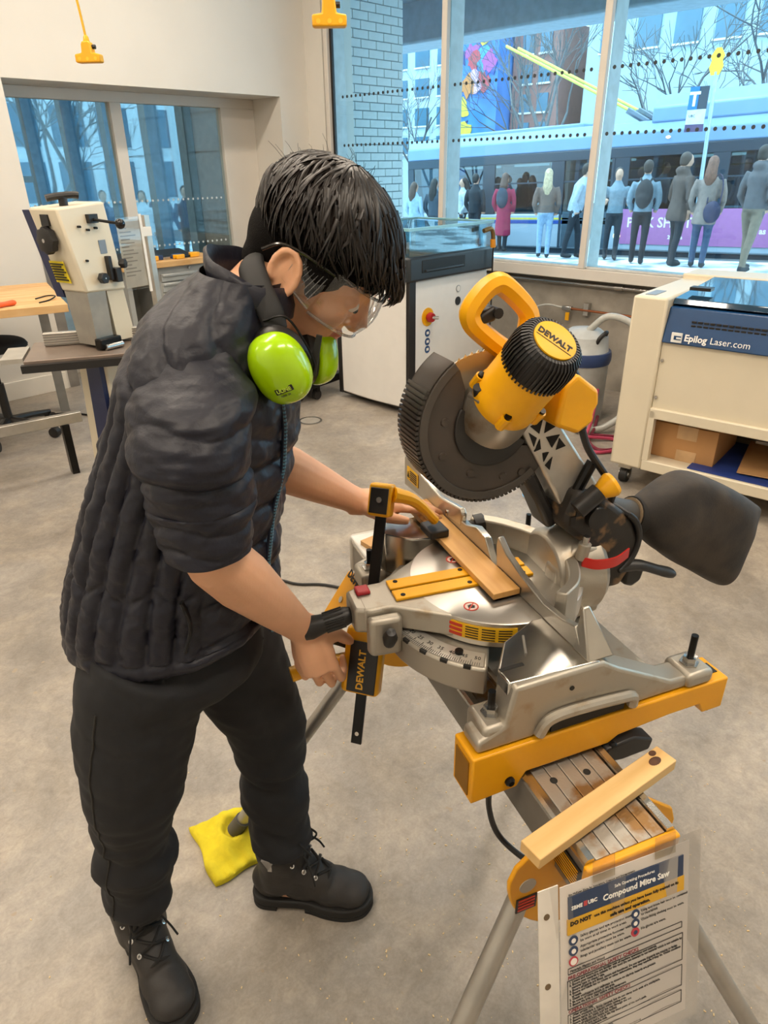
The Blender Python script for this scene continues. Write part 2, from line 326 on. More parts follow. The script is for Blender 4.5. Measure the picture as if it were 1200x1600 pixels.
g = G(); g.b2((7.45, -3, 2.93), (8.0, 12, 3.75)); struct(g.obj('canopy_beam', mat('beam_blue_grey', 'A9BCC9', .55), bevel=.03))
# white brick pier seen through the glass, every brick its own block
BRK = [mat('white_brick_%d' % i, c, .7, var=.04, scale=9, bump=.1, bscale=60) for i, c in enumerate(('D5DAD8', 'C9D1D0', 'DDE0DC'))]
pier = struct(G().b2((5.3, 5.715, 0), (6.225, 6.3, 3.4)).obj('wall_pier', mat('mortar', '8FA0A6', .9)))
bm_ = [G().b2((0, 0, 0), (.205, .02, .066)).mesh('brick', 0), G().b2((0, 0, 0), (.10, .02, .066)).mesh('brick', 0)]
for row in range(44):
    z = .08+row*.0755; x = 5.305+(0 if row % 2 else -.107); k = 0
    while x < 6.22:
        x0 = max(x, 5.305); x1 = min(x+.205, 6.225)
        if x1-x0 > .03:
            me = bm_[0] if x1-x0 > .2 else bm_[1]; me = me.copy() if False else me
            b = link('brick', me, pier, loc=(x0, 5.700, z)); b.scale = ((x1-x0)/(.205 if me is bm_[0] else .10), 1, 1)
        x += .2145; k += 1
for me in bm_: me.materials.append(BRK[0])
# ---- trolleybus
bus = thing('trolleybus', 'long grey trolleybus with pink advert panel parked at the stop', 'bus', (15.0, 0, 0))
bus.rotation_euler = (-.030, 0, 0)
BW = mat('bus_white', 'A3B2C0', .35, var=.03, scale=2); BD = mat('bus_dark', '2C3A47', .35, var=.05); BR = mat('bus_roof', '7B98B8', .4, var=.04, scale=2)
Y0, Y1, DX = 1.2, 13.5, 2.5
G().b2((0, Y0, .12), (DX, Y1, .86)).obj('lower_body', BW, bus, bevel=.04)
G().b2((.06, Y0+.02, .0), (DX-.06, Y1-.02, .12)).obj('skirt', BD, bus)
G().b2((0, Y0, 1.93), (DX, Y1, 2.12)).obj('header_band', BD, bus, bevel=.01)
G().prism([(0, 2.12), (DX, 2.12), (DX, 2.38), (DX-.2, 2.58), (.2, 2.58), (0, 2.38)], 'y', Y0, Y1).obj('roof', BR, bus, bevel=.03)
G().prism([(.12, 2.52), (DX-.12, 2.52), (DX-.12, 2.8), (DX-.4, 3.02), (.4, 3.02), (.12, 2.8)], 'y', Y0, 7.0).obj('roof_fairing', BR, bus, bevel=.04)
G().prism([(.3, 2.52), (DX-.3, 2.52), (DX-.3, 2.66), (.3, 2.66)], 'y', 8.6, 12.6).obj('roof_cover', BR, bus, bevel=.03)
POS = [1.3, 2.55, 2.8, 5.35, 5.55, 7.35, 7.6, 8.9, 9.1, 10.75, 11.0, 12.2, 13.4]
BGL = glassmat('bus_glass', (.30, .38, .43), .10)
for side in (0, 1):
    x = .0 if side == 0 else DX-.05
    for a, b in ((1.2, 1.42), (2.55, 2.85), (5.30, 5.62), (7.30, 7.66), (8.85, 9.15), (10.70, 11.05), (12.2, 12.45), (13.3, 13.5)):
        G().b2((x, a, .86), (x+.05, b, 1.93)).obj('window_post', BD, bus)
    for a, b in ((1.42, 2.55), (2.85, 5.30), (5.62, 7.30), (7.66, 8.85), (9.15, 10.70), (11.05, 12.2), (12.45, 13.3)):
        wp = G().b2((x+.015, a, .90), (x+.03, b, 1.93)).obj('window_pane', BGL, bus)
        G().b2((x-.004, a, 1.50), (x+.04, b, 1.53)).obj('transom', BD, wp)
g = G()
for y in (7.66, 8.25, 8.85): g.b2((-.012, y-.03, .14), (.02, y+.03, 1.93))
g.obj('door_frame', BD, bus)
G().b2((-.006, 7.7, .16), (.02, 8.8, .9)).obj('door_panel', mat('door_grey', '41525F', .4), bus)
for y in (2.0, 4.3, 6.4, 9.9): G().b2((.9, y-.2, .86), (1.6, y+.2, 1.35)).obj('seat', mat('seat_blue', '35506B', .7), bus, bevel=.05)
for y in (1.9, 3.7, 5.9, 8.2, 10.2, 11.8): G().b2((.8, y-.5, 1.88), (1.1, y+.5, 1.925)).obj('ceiling_strip_light', emat('bus_strip', 'E8FFF8', 2.5), bus)
g = G()
for y in (3.2, 5.0, 6.8, 9.5): g.cyl((.5, y, .86), (.5, y, 1.93), .018, n=8)
g.cyl((.5, 1.5, 1.72), (.5, 13, 1.72), .016, n=8); g.obj('handrail', mat('rail_yellow', 'D9C14A', .4), bus)
G().b2((-.006, 7.5, .74), (.004, 13.4, .775)).obj('yellow_stripe', mat('stripe_yellow', 'E2D04C', .5), bus)
G().b2((-.006, 7.5, .65), (.004, 13.4, .72)).obj('blue_stripe', mat('stripe_blue', '2B4FA0', .5), bus)
PINKM = mat('advert_pink', 'B070A6', .5, var=.04)
ad = G().b2((-.012, 3.5, .26), (.002, 7.35, .95)).obj('advert_panel', PINKM, bus)
VW = lambda y, z: basis((-.013, y, z), (0, -1, 0), (0, 0, 1))
for s_, y, z, sz in (('PINK SHIRT', 7.22, .60, .27), ('as Grew', 4.55, .50, .15), ('2023.ca', 6.3, .38, .10)):
    text(s_, sz, WINK, ad, VW(y, z), bold=.004)
g = G()
for (y, z, r) in ((4.35, .78, .07), (4.15, .7, .06), (4.0, .8, .05)): G().cyl((-.016, y, z), (-.01, y, z), r, n=16).obj('advert_figure', mat('advert_coral', 'D8685E', .5), ad)
g = G()
for y in (2.4, 11.6): G().cyl((-.02, y, .28), (.3, y, .28), .46, n=28).obj('wheel', RUB, bus)
for (y, z) in ((6.55, 2.25), (3.4, 2.25)): G().ell((-.01, y, z), (.02, .05, .025)).obj('marker_light', emat('marker_amber', 'FFC98A', 3), bus)
G().ell((-.02, 7.42, .42), (.02, .08, .08)).obj('marker_light', emat('marker_warm', 'FFE7B0', 4), bus)
for k in (0, 1): G().tube([(1.0+k*.5, 7.6, 2.7), (1.0+k*.5, 11.2, 4.45), ], .032, 8).obj('trolley_pole', mat('pole_yellow', 'E3D85A', .5), bus)
g = G()
for k in range(7): g.box((.7+.15*k, 7.55+.1*(k % 3), 2.72+.03*(k % 2)), (.12, .5, .06), Matrix.Rotation(.5, 3, 'X'))
g.obj('pole_base', mat('grey_gear', '6C7C88', .5), bus)
# ---- bus stop pole
st = thing('bus_stop_sign', 'bus stop pole with blue T plate and yellow top plate', 'bus stop', (14.0, 5.39, gz(5.4)))
G().cyl((0, 0, 0), (.02, .12, 3.0), .035, n=12).obj('pole', mat('galvanised_pole', 'B8CAD4', .4, metal=.5), st)
G().prism([(-.07, 0), (.07, 0), (.12, .12), (.09, .22), (.12, .28), (.04, .40), (-.04, .40), (-.12, .28), (-.09, .22), (-.12, .12)], 'x', -.01, .01).xf(Matrix.Translation((.0, .13, 2.95))).obj('yellow_plate', mat('sign_yellow', 'F2C93A', .5), st)
tp = G().b2((-.03, .17, 2.45), (-.015, .5, 2.80)).obj('route_plate', mat('sign_dark', '37424E', .5), st)
G().b2((-.034, .335, 2.45), (-.03, .5, 2.80)).obj('t_panel', mat('sign_blue', '2276C9', .5), tp)
text('T', .3, WINK, tp, basis((-.036, .49, 2.51), (0, -1, 0), (0, 0, 1)), bold=.01)
G().b2((-.03, .17, 2.22), (-.015, .5, 2.45)).obj('white_plate', mat('sign_white', 'D7E3EA', .5), st)
G().b2((-.03, .17, 2.10), (-.015, .5, 2.22)).obj('purple_plate', mat('sign_purple', '57476B', .5), st)
text('UBC', .06, INK, st, basis((-.032, .46, 2.33), (0, -1, 0), (0, 0, 1)))
# ---- buildings far behind
def facade(name, lab, x, y0, y1, z1, wallm, rows, cols, glm, z0=-1.5, wz=.6, margin=.6, dep=8, top=None):
    t = thing(name, lab, 'building', (x, 0, 0)); wall = G().b2((0, y0, z0), (dep, y1, z1)).obj('wall', wallm, t)
    cw = (y1-y0-margin)/cols; me = G().b2((-.05, 0, 0), (.05, cw*.62, wz*1.0)).mesh('window', 0); me.materials.append(glm)
    mf = G().b2((-.08, -.05, -.07), (.0, cw*.62+.05, 0)).mesh('sill', 0); mf.materials.append(WHITEP)
    for r in rows:
        for c in range(cols):
            wdw = link('window', me, t, loc=(0, y0+margin/2+cw*(c+.19), r)); link('sill', mf, wdw)
    return t
BG1 = mat('pale_panel', 'AFC3CC', .7, var=.04, scale=2); BG2 = mat('pink_brick', '9A7068', .8, var=.06, scale=6); BGW = mat('far_glass', '4F7F98', .15, var=.15, scale=.7, spec=.8); BG3 = mat('pale_stone', 'B9CBD2', .7, var=.05, scale=2)
facade('campus_building', 'pale panel building with a band of tall windows high on the right', 30, 3, 17.2, 9, BG1, (5.6, 7.2), 9, BGW, wz=1.35)
facade('brick_building', 'reddish brick tower block behind the bus poles', 30, 18.4, 20.8, 6.9, BG2, (2.6, 3.7, 4.8, 5.9), 2, BGW, wz=.7)
facade('stone_building', 'pale stone building behind the bare street tree by the pier', 31, 24.5, 34, 7.4, BG3, (2.2, 3.5, 4.8, 6.1), 6, BGW, wz=.8)
fb = thing('courtyard_building', 'pale courtyard building seen through the inner window panes', 'building', (0, 0, 0))
G().b2((3, 34, -2), (26, 36, 9)).obj('wall', mat('bright_panel', 'EAF2F5', .7, var=.03), fb)
me = G().b2((0, -.05, 0), (1.5, .05, 1.6)).mesh('window', 0); me.materials.append(BGW)
for r in range(4):
    for c in range(10): link('window', me, fb, loc=(4+c*2.1, 34, .4+r*2.2))
# abstract colour mural on its own wall
mu = thing('mural_wall', 'tall wall painted with a colourful abstract mural of blobs', 'mural', (29, 0, 0))
G().b2((0, 20.9, -1.5), (3, 23.3, 7.6)).obj('wall', mat('mural_blue', '2E68B0', .6, var=.2, scale=.8, col2='4C8BD0'), mu)
rr = random.Random(5)
for k, c in enumerate(['B65FA8', 'E8D34C', 'C8505A', '3A3F6E', 'D98BC8', 'F0E28A', '4FA0C8', 'C8505A', 'E8D34C', '8A4F9E', '3558A0', 'DFAFC9', 'D98A4C', '44507E', 'B65FA8', 'E8D34C']):
    y = rr.uniform(21.1, 23.1); z = rr.uniform(3.0, 7.2); n_ = 12; a0 = rr.uniform(0, 6)
    pts = [(y+math.cos(a0+6.283*i/n_)*rr.uniform(.22, .55), z+math.sin(a0+6.283*i/n_)*rr.uniform(.2, .6)) for i in range(n_)]
    pts = [(min(max(p[0], 20.92), 23.28), p[1]) for p in pts]
    G().prism(pts, 'x', -.02-.002*k, 0).obj('painted_shape', mat('mural_%d' % k, c, .6), mu)
# ---- bare trees
BARK = mat('bare_bark', '6B6E70', .9, var=.15, scale=20)
def tree(x, y, h, lab, seed, spread=.5, lev=5, r0=.07):
    rr = random.Random(seed); t = thing('bare_tree', lab, 'tree', (x, y, gz(y)-.12), group='bare street trees')
    tr = G(); br = G()
    def grow(p, d, L_, r, k):
        pts = [p]; q = p
        for i in range(3):
            d = (d+Vector((rr.uniform(-1, 1), rr.uniform(-1, 1), rr.uniform(-.3, .6)))*.13).normalized(); q = q+d*L_/3; pts.append(q)
        (tr if k == 0 else br).tube(pts, [r*(1-.13*i) for i in range(4)], 6 if k < 2 else 4, cap=False)
        if k >= lev: return
        for c in range(rr.choice((2, 3, 3)) if k else 4):
            a = rr.uniform(0, 2*PI); tl = rr.uniform(.35, .75)*spread*1.6; x_, y_, _ = frame(d)
            nd = (d*math.cos(tl)+(x_*math.cos(a)+y_*math.sin(a))*math.sin(tl)).normalized(); nd.z = max(nd.z, -.05)
            grow(pts[rr.choice((2, 3))], nd, L_*rr.uniform(.62, .82), max(r*.55, .008), k+1)
    grow(Vector((0, 0, 0)), Vector((0, 0, 1)), h*.32, r0, 0)
    tr.obj('trunk', BARK, t); stuff(br.obj('branches', BARK, t))
for a in ((22.5, 19.4, 7.2, 'bare tree behind the bus beside the brick pier', 1, .5, 5, .10), (19.5, 12.1, 8.0, 'bare tree rising behind the trolley poles', 2, .45, 5, .11), (24, 15.3, 7.6, 'bare tree in front of the reddish brick tower', 3, .55, 5, .10),
          (19.5, 8.9, 7.0, 'bare tree above the bus roof left of the bus stop pole', 4, .55, 5, .09), (18.9, 5.6, 7.4, 'bare tree above the bus roof at the right edge', 6, .6, 5, .11),
          (8.2, 18.5, 6.5, 'bare tree seen through the right pane of the inner window', 8, .5, 5, .10), (7.0, 17.5, 6.0, 'bare tree seen through the left pane of the inner window', 9, .6, 5, .08)): tree(*a)
# ---- people outside
SKIN2 = mat('far_skin', 'C99B82', .6)
def bystander(x, y, yaw, h, lab, top, legs, hair, hairlong=0, coat=0, shoes='23262B', bend=0, stride=.08, bagc=None, lean=0, skirt=0, hood=False, arms=0.0, z=None, vox=.022):
    z = gz(y) if z is None else z
    t = thing('person', lab, 'person', (x, y, z), yaw); s = h/1.72; g = G()
    def q(*p): return Vector((p[0]*s+lean*max(0, p[2]-.9), p[1]*s, p[2]*s))
    for sd in (1, -1):
        st = stride*sd
        g.tube([q(st, .09*sd, .06), q(st*.9, .095*sd, .28), q(st*.6+.02, .095*sd, .5), q(.0, .09*sd, .82), q(0, .07*sd, .95)], [.05*s, .058*s, .066*s, .088*s, .09*s], 10)
        g.tube([q(st-.06, .09*sd, .045), q(st+.06, .095*sd, .045), q(st+.17, .10*sd, .035)], [.045*s, .05*s, .035*s], 10)
        g.tube([q(0, .17*sd, 1.38), q(-.02, .24*sd, 1.2), q(-.02+arms*.1, .255*sd, 1.06), q(.08+arms*.25, .22*sd, .92+arms*.22), q(.10+arms*.3, .20*sd, .84+arms*.36)], [.07*s, .06*s, .055*s, .045*s, .042*s], 10)
    g.tube([q(0, 0, .86), q(0, 0, 1.0), q(.0, 0, 1.15), q(0, 0, 1.32), q(0, 0, 1.42), q(.01, 0, 1.50), q(.02, 0, 1.56)], [.15*s, .155*s, .15*s, .165*s, .11*s, .06*s, .06*s], 14, flat=1)
    g.tube([q(0, -.10, 1.34), q(0, .10, 1.34)], [.10*s, .10*s], 12)
    if coat: g.tube([q(0, 0, coat), q(0, 0, coat+.1), q(0, 0, 1.0)], [.2*s, .195*s, .16*s], 14)
    if hood: g.ell(q(-.07, 0, 1.47), (.09*s, .1*s, .07*s))
    g.ell(q(.02, 0, 1.61), (.095*s, .078*s, .115*s)); g.ell(q(.115, 0, 1.59), (.02*s, .015*s, .03*s))
    me = fuse(g, vox, 3)
    for c in (SKIN2, mat('coat_'+top, top, .8, var=.1, scale=18, bump=.1), mat('legs_'+legs, legs, .8, var=.1, scale=20), mat('shoes_'+shoes, shoes, .6)): me.materials.append(c)
    hem = (coat if coat else .90)*s
    for p in me.polygons:
        c = p.center; zz = c.z/s
        out = abs(c.y) > .17*s
        if zz < .085: i = 3
        elif out and c.z > .7*s and zz < .875+arms*.36 and c.x > .03: i = 0
        elif c.z < hem and not (out and zz > .75): i = 2
        elif zz > 1.505+(.03 if hood else 0): i = 0
        else: i = 1
        p.material_index = i
    link('body', me, t)
    hg = G(); hx = q(0, 0, 1.62); hg.ell(hx+Vector((-.018*s, 0, .022*s)), (.098*s, .088*s, .105*s))
    if hairlong:
        hg.tube([hx+Vector((-.05*s, 0, .03)), hx+Vector((-.085*s, 0, -.10)), hx+Vector((-.11*s, 0, -.10-hairlong*.5)), hx+Vector((-.12*s, 0, -.10-hairlong))], [.08*s, .095*s, .10*s, .05*s], 12)
    else: hg.ell(hx+Vector((-.04*s, 0, -.03*s)), (.075*s, .08*s, .07*s))
    hm = fuse(hg, .02, 2); hm.materials.append(mat('hair_'+hair, hair, .6, var=.2, scale=30)); link('hair', hm, t)
    return t
FWDOUT = math.atan2(0, 1)
bystander(12.62, 5.83, .35, 1.66, 'bystander in grey jacket wearing a backpack with back to the window', '7E909C', '20242C', '3A2F2A', arms=.1)
bystander(12.55, 5.16, -.6, 1.74, 'bystander in brown hooded coat with curly hair beside the bus stop pole', '5A4A44', '2A2C33', '4A3B33', hood=True, coat=.72, stride=.05)
bystander(12.45, 4.68, .2, 1.66, 'bystander in grey-brown coat with long reddish hair', '8A7870', '3C4C66', '7A4E3C', hairlong=.22, coat=.70, stride=.04)
bystander(12.2, 3.86, -.3, 1.76, 'bystander in dark jacket and patterned trousers at the right edge', '565458', '7A6A5A', '2A2522', hood=True, stride=.14)
bystander(13.0, 8.02, .5, 1.62, 'bystander with long blond hair, brown jacket and pale jeans', '6E5A52', '8FA6BE', 'C9AE8A', hairlong=.26, stride=.05)
bystander(13.2, 7.50, -1.2, 1.68, 'bystander in pale grey puffy jacket half behind the window mullion', 'A9B6C2', '22262E', '2B2522', bend=.1, lean=.25, stride=.12)
bystander(13.15, 6.62, -2.6, 1.58, 'bystander holding up a phone beside the window mullion', '7C8E9A', '2A2E36', '2B2522', arms=.9)
bystander(13.95, 9.70, .3, 1.60, 'bystander in long crimson coat carrying a dark backpack', '9C2448', '23262E', '5A3F34', hairlong=.14, coat=.36)
bystander(14.0, 10.55, .1, 1.62, 'bystander in black jacket with short dark hair near the laser machine lid', '20262E', '23262E', '2A2320')
bystander(14.45, 11.25, 2.4, 1.55, 'bystander facing the window behind the black jacketed one', 'B9C4CC', '23262E', '3A2A24', hairlong=.1)
bystander(12.9, 11.45, .0, 1.50, 'bystander in pale blue top with a brown ponytail', '9DB6C8', '2A2E36', '5A4438', hairlong=.2)
bystander(13.05, 10.98, .2, 1.55, 'bystander in dark vest with long dark hair beside the mullion', '3A4652', '23262E', '2B2522', hairlong=.26)
for (x, y, yaw, h, lab, top, legs, hl) in ((8.2, 15.3, -2.2, 1.68, 'bystander in white knee length coat seen through the inner window', 'DCE6EC', '2A3038', .12), (9.35, 16.6, -2.4, 1.8, 'bystander in dark blue coat beside the white coated one', '2F4A66', '23262E', 0),
        (8.85, 14.6, -2.0, 1.74, 'bystander in navy jacket at the right end of the inner window', '27405C', '23262E', 0), (7.6, 15.9, -1.8, 1.72, 'bystander in slate coat left of the inner window bar', '3B5F80', '2A3038', 0),
        (7.9, 17.9, -2.3, 1.72, 'bystander in dark teal coat behind the band saw top', '2A4458', '23262E', .1), (6.65, 16.6, -2.0, 1.7, 'bystander in black coat at the left end of the inner window', '1F2E3C', '23262E', 0)):
    bystander(x, y, yaw, h, lab, top, legs, '2B2522', hairlong=hl, coat=.55 if 'coat' in lab else 0, z=gz(y)-.12, vox=.03)
def backpack(loc, yaw, lab, c, s=1.0):
    t = thing('backpack', lab, 'backpack', loc, yaw); g = G(); g.ell((0, 0, 0), (.11*s, .15*s, .24*s)); g.ell((-.05*s, 0, -.08*s), (.09*s, .12*s, .12*s))
    me = fuse(g, .02, 3); me.materials.append(mat('bag_'+c, c, .8, bump=.1)); link('pack', me, t)
    for sd in (1, -1): G().tube(bez([(.06*s, .07*sd, .20*s), (.14*s, .10*sd, .24*s), (.24*s, .10*sd, .16*s), (.26*s, .12*sd, 0)], 4), .018*s, 6).obj('strap', mat('bag_'+c, c, .8), t)
    return t
backpack((12.48, 5.78, gz(5.8)+1.15), .35, 'dark backpack on the grey jacketed bystander', '2E2F33')
backpack((13.80, 9.66, gz(9.7)+1.12), .3, 'dark backpack on the crimson coated bystander', '2A3A4A', .9)
t = thing('shoulder_bag', 'dark shoulder bag hanging behind the long haired bystander', 'bag', (12.30, 4.52, gz(4.5)+.86)); g = G(); g.ell((0, 0, 0), (.08, .14, .17)); me = fuse(g, .02, 2); me.materials.append(mat('bag_violet', '33304A', .7)); link('pouch', me, t)
G().tube(bez([(0, .1, .12), (.08, .12, .4), (.12, .02, .55), (.06, -.08, .4), (0, -.1, .12)], 4), .012, 6).obj('strap', mat('bag_violet', '33304A', .7), t)
# ------------------------------------------------------------------ machines and furniture
WOODT = mat('beech_top', 'D9B27C', .5, var=.0, scale=3, col2='C0935A', stretch=(1.2, 14, 4), detail=6)
WOODP = mat('pine_top', 'E2BE8A', .55, var=0, scale=2.5, col2='C99A60', stretch=(1, 12, 3), detail=6)
# --- engraving laser at the right
EP = thing('laser_engraver', 'cream laser engraver with dark blue front band by the window', 'laser cutter', (3.36, 1.536, 0), math.radians(4.2))
W_, D_ = 1.55, .95
G().b2((0, -.17, .13), (D_, 0, 1.02)).obj('side_column', CREAM, EP, bevel=.012)
G().b2((0, -W_, .13), (D_, -W_+.17, 1.02)).obj('side_column', CREAM, EP, bevel=.012)
EBLUE = mat('deep_blue_enamel', '12406E', .35, var=.04)
G().slab([(.0, -W_+.17, .81), (D_, -W_+.17, .81), (D_, -.17, .81), (.0, -.17, .81)], [(.05, -W_+.17, .975), (D_, -W_+.17, 1.0), (D_, -.17, 1.0), (.05, -.17, .975)]).obj('blue_band', EBLUE, EP, bevel=.006)
g = G()
for i in range(40):
    for r in range(2): g.box((.031, -.30-i*.028, .90+r*.018), (.012, .022, .008))
stuff(g.obj('vent_slots', BLK, EP))
G().b2((.02, -W_+.17, .46), (.5, -.17, .81)).obj('front_panel', CREAM, EP, bevel=.004)
g = G(); g.b2((.0, -W_+.17, .42), (.5, -.17, .475)); g.obj('shelf_header', CREAM, EP, bevel=.005)
G().b2((.0, -W_+.17, .13), (D_, -.17, .19)).obj('shelf_base', CREAM, EP, bevel=.006)
G().b2((.0, -.20, .19), (.04, -.17, .46)).obj('shelf_post', CREAM, EP)
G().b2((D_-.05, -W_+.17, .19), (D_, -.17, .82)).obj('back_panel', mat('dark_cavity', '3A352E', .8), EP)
G().b2((.5, -W_+.17, .46), (D_-.05, -.17, .52)).obj('cavity_roof', CREAM, EP)
lid = G().slab([(.07, -W_+.17, .985), (D_-.25, -W_+.17, 1.0), (D_-.25, -.17, 1.0), (.07, -.17, .985)], [(.09, -W_+.17, 1.01), (D_-.25, -W_+.17, 1.04), (D_-.25, -.17, 1.04), (.09, -.17, 1.01)]).obj('lid', mat('smoked_acrylic', '16374F', .06, var=.05, scale=2, spec=.9, coat=1), EP, bevel=.004)
G().b2((.2, -.30, 1.035), (.26, -.20, 1.05)).obj('lid_catch', BLK, lid)
G().b2((D_-.25, -W_, 1.0), (D_, 0, 1.045)).obj('rear_cover', CREAM, EP, bevel=.008)
G().b2((.05, -.09, 1.02), (.20, -.04, 1.023)).obj('control_plate', mat('plate_grey', '8D949A', .4), EP)
g = G()
for z in (.72, .53): G().cyl((.012, -.185, z), (.022, -.185, z), .008, n=12).obj('screw', STEEL, EP)
LW = mat('logo_white', 'F3F3F0', .5)
lo = G().b2((-.004, -.215, .82), (.006, -.265, .865)).obj('logo_plate', LW, EP)
G().prism([(-.262, .833), (-.228, .833), (-.228, .852), (-.262, .852)], 'x', -.006, -.003).obj('logo_notch', EBLUE, lo)
G().b2((-.008, -.240, .838), (-.005, -.262, .846)).obj('logo_tongue', LW, lo)
text('Epilog', .043, LW, EP, basis((-.001, -.275, .832), (0, -1, 0), (.25, 0, 1)), bold=.0012)
text('Laser.com', .043, LW, EP, basis((-.001, -.393, .832), (0, -1, 0), (.25, 0, 1)))
for (x, y) in ((.10, -.06), (.10, -W_+.1), (D_-.1, -.08), (D_-.1, -W_+.1)):
    c = G().b2((x-.03, y-.035, .085), (x+.03, y+.035, .13)).obj('caster', mat('caster_white', 'D9D2C4', .5), EP, bevel=.006)
    g = G(); g.cyl((x, y-.02, .045), (x, y+.02, .045), .045, n=20); g.obj('wheel', BLK, c)
    G().cyl((x, y-.028, .045), (x, y+.028, .045), .024, n=16).obj('hub', STEEL, c)
CARD = mat('cardboard', 'B98A58', .8, var=.05, scale=7, bump=.05)
def epi(p): return EP.matrix_world @ Vector(p)
EM = Matrix.Translation((3.36, 1.536, 0)) @ Matrix.Rotation(math.radians(4.2), 4, 'Z')
bx_ = thing('cardboard_box', 'taped cardboard box on the lower shelf of the laser engraver', 'box', M=EM @ Matrix.Translation((.10, -.50, .19)))
G().b2((0, 0, 0), (.42, .34, .19)).obj('carton', CARD, bx_, bevel=.003)
TAPE = mat('packing_tape', 'CBA67A', .3)
G().b2((-.002, .10, .12), (.0, .20, .192)).obj('tape', TAPE, bx_); G().b2((-.002, .09, .0), (.0, .19, .06)).obj('tape', TAPE, bx_); G().b2((-.001, .12, .19), (.42, .20, .192)).obj('tape', TAPE, bx_)
t = G().box((0, 0, .004), (.50, .62, .006), .12).obj('cardboard_sheet', mat('kraft_sheet', 'C79A66', .8, var=.05)); t.matrix_world = EM @ Matrix.Translation((.36, -.90, .205)) ; tag(t, 'flat brown sheet lying on the lower shelf beside the taped box', 'sheet')
t = G().b2((.02, -W_+.2, 0), (.55, -.40, .006)).obj('blue_sheet', mat('blue_sheet', '27408A', .5)); t.matrix_world = EM @ Matrix.Translation((0, 0, .191)); tag(t, 'blue plastic sheet under the taped cardboard box', 'sheet')
t = G().b2((0, 0, 0), (.1, .16, .03)).obj('white_block', WHITEP, bevel=.003); t.matrix_world = EM @ Matrix.Translation((.55, -.75, .197)); tag(t, 'small white block deep on the lower shelf behind the box', 'block')
# --- white laser machine behind the person
WL = thing('laser_machine', 'white laser machine with black top and clear lid behind the saw', 'laser cutter', (3.49, 3.14, 0))
WLW = mat('machine_white', 'E6E4E0', .4, var=.015)
pts = [(.0+.02*math.sin(PI*i/10)*-1, .70*i/10) for i in range(11)]
G().prism([(x, y) for x, y in pts]+[(.86, .70), (.86, .0)], 'z', .05, .92).obj('cabinet', WLW, WL, bevel=.01)
G().b2((.02, -.02, .03), (.84, .7, .06)).obj('plinth', BLK, WL)
G().b2((-.012, -.012, .04), (.055, .02, .93)).obj('corner_strip', BLK, WL, bevel=.005)
for y in (.70,): G().b2((-.01, y-.02, .04), (.03, y+.02, .93)).obj('corner_strip', BLK, WL, bevel=.005)
DK = mat('dark_slate_plastic', '272E34', .4, var=.05)
tb = G().b2((-.03, -.03, .92), (.90, .72, 1.075)).obj('top_body', DK, WL, bevel=.015)
G().b2((.09, -.034, .97), (.55, -.026, 1.05)).obj('grip_recess', mat('recess_black', '0F1112', .6), tb, bevel=.004)
G().b2((.12, -.045, .975), (.52, -.03, .99)).obj('grip_lip', DK, tb, bevel=.004)
LIDG = glassmat('lid_glass', (.62, .78, .82), .12)
ld_ = G(); ld_.b2((-.01, -.01, 1.075), (.88, .0, 1.235)); ld_.b2((-.01, 0, 1.075), (0, .70, 1.235)); ld_.b2((-.01, -.01, 1.235), (.88, .7, 1.243)); ld_ = ld_.obj('lid', LIDG, WL)
g = G(); g.b2((-.02, -.02, 1.232), (.89, .0, 1.25)); g.b2((-.02, 0, 1.232), (.0, .71, 1.25)); g.b2((.86, 0, 1.232), (.89, .71, 1.25)); g.b2((0, .69, 1.232), (.86, .71, 1.25)); g.obj('lid_edge', mat('acrylic_edge', '8CC6D6', .2), ld_)
g = G(); g.b2((.60, .1, 1.08), (.68, .6, 1.2)); g.b2((.56, .2, 1.1), (.60, .3, 1.22)); g.obj('laser_head_gantry', BLKM, WL)
g = G()
for x in (.1, .25, .4): g.b2((x, .3, 1.08), (x+.10, .34, 1.2))
g.obj('inner_bracket', STEEL, WL)
nz_ = thing('air_nozzle', 'brass elbow and black hose hanging at the corner of the white laser machine', 'hose', (4.31, 3.085, 0))
G().tube(bez([(-.10, 0, 1.19), (-.03, -.01, 1.20), (.0, -.01, 1.16), (.01, -.01, 1.08)], 5), .016, 10).obj('elbow', mat('brass_bronze', '9A7A4E', .35, metal=.8), nz_)
G().cyl((.0, -.01, 1.13), (.008, -.01, 1.075), .02, n=12).obj('orange_collar', mat('orange_collar', 'E89A2A', .4), nz_)
G().tube(bez([(.01, -.01, 1.08), (.01, -.012, .9), (.015, -.015, .6), (.0, -.02, .3), (.05, -.03, .01)], 5), .006, 8).obj('hose', BLK, nz_)
es = G().cyl((.19, -.004, .67), (.19, 0.004, .67), .062, n=28).obj('emergency_plate', YEL, WL)
G().lathe([(.0, .05), (.028, .05), (.034, .035), (.034, .02), (.022, .018), (.022, 0)], (.19, 0, .67), (0, -1, 0), 20).obj('emergency_button', mat('signal_red', 'B01A18', .35), es)
G().cyl((.19, -.04, .67), (.225, -.07, .667), .012, n=10).obj('emergency_key', STEEL, es)
for k, z in enumerate((.56, .50, .445)):
    s_ = G().cyl((.19, -.003, z), (.19, .004, z), .026, n=20).obj('safety_symbol', mat('symbol_blue', '274A78', .5), WL)
    G().b2((.178, -.0045, z-.008), (.202, -.003, z+.010)).obj('symbol_mark', WINK, s_)
G().cyl((.52, -.004, .735), (.52, .004, .735), .03, n=20).obj('key_lock', mat('lock_dark', '2B2D30', .4), WL)
s_ = G().cyl((.52, -.004, .82), (.52, .004, .82), .024, n=20).obj('pictogram', mat('picto_grey', '9AA0A4', .5), WL)
G().cyl((.52, -.006, .82), (.52, .0, .82), .019, n=20).obj('pictogram_face', WLW, s_)
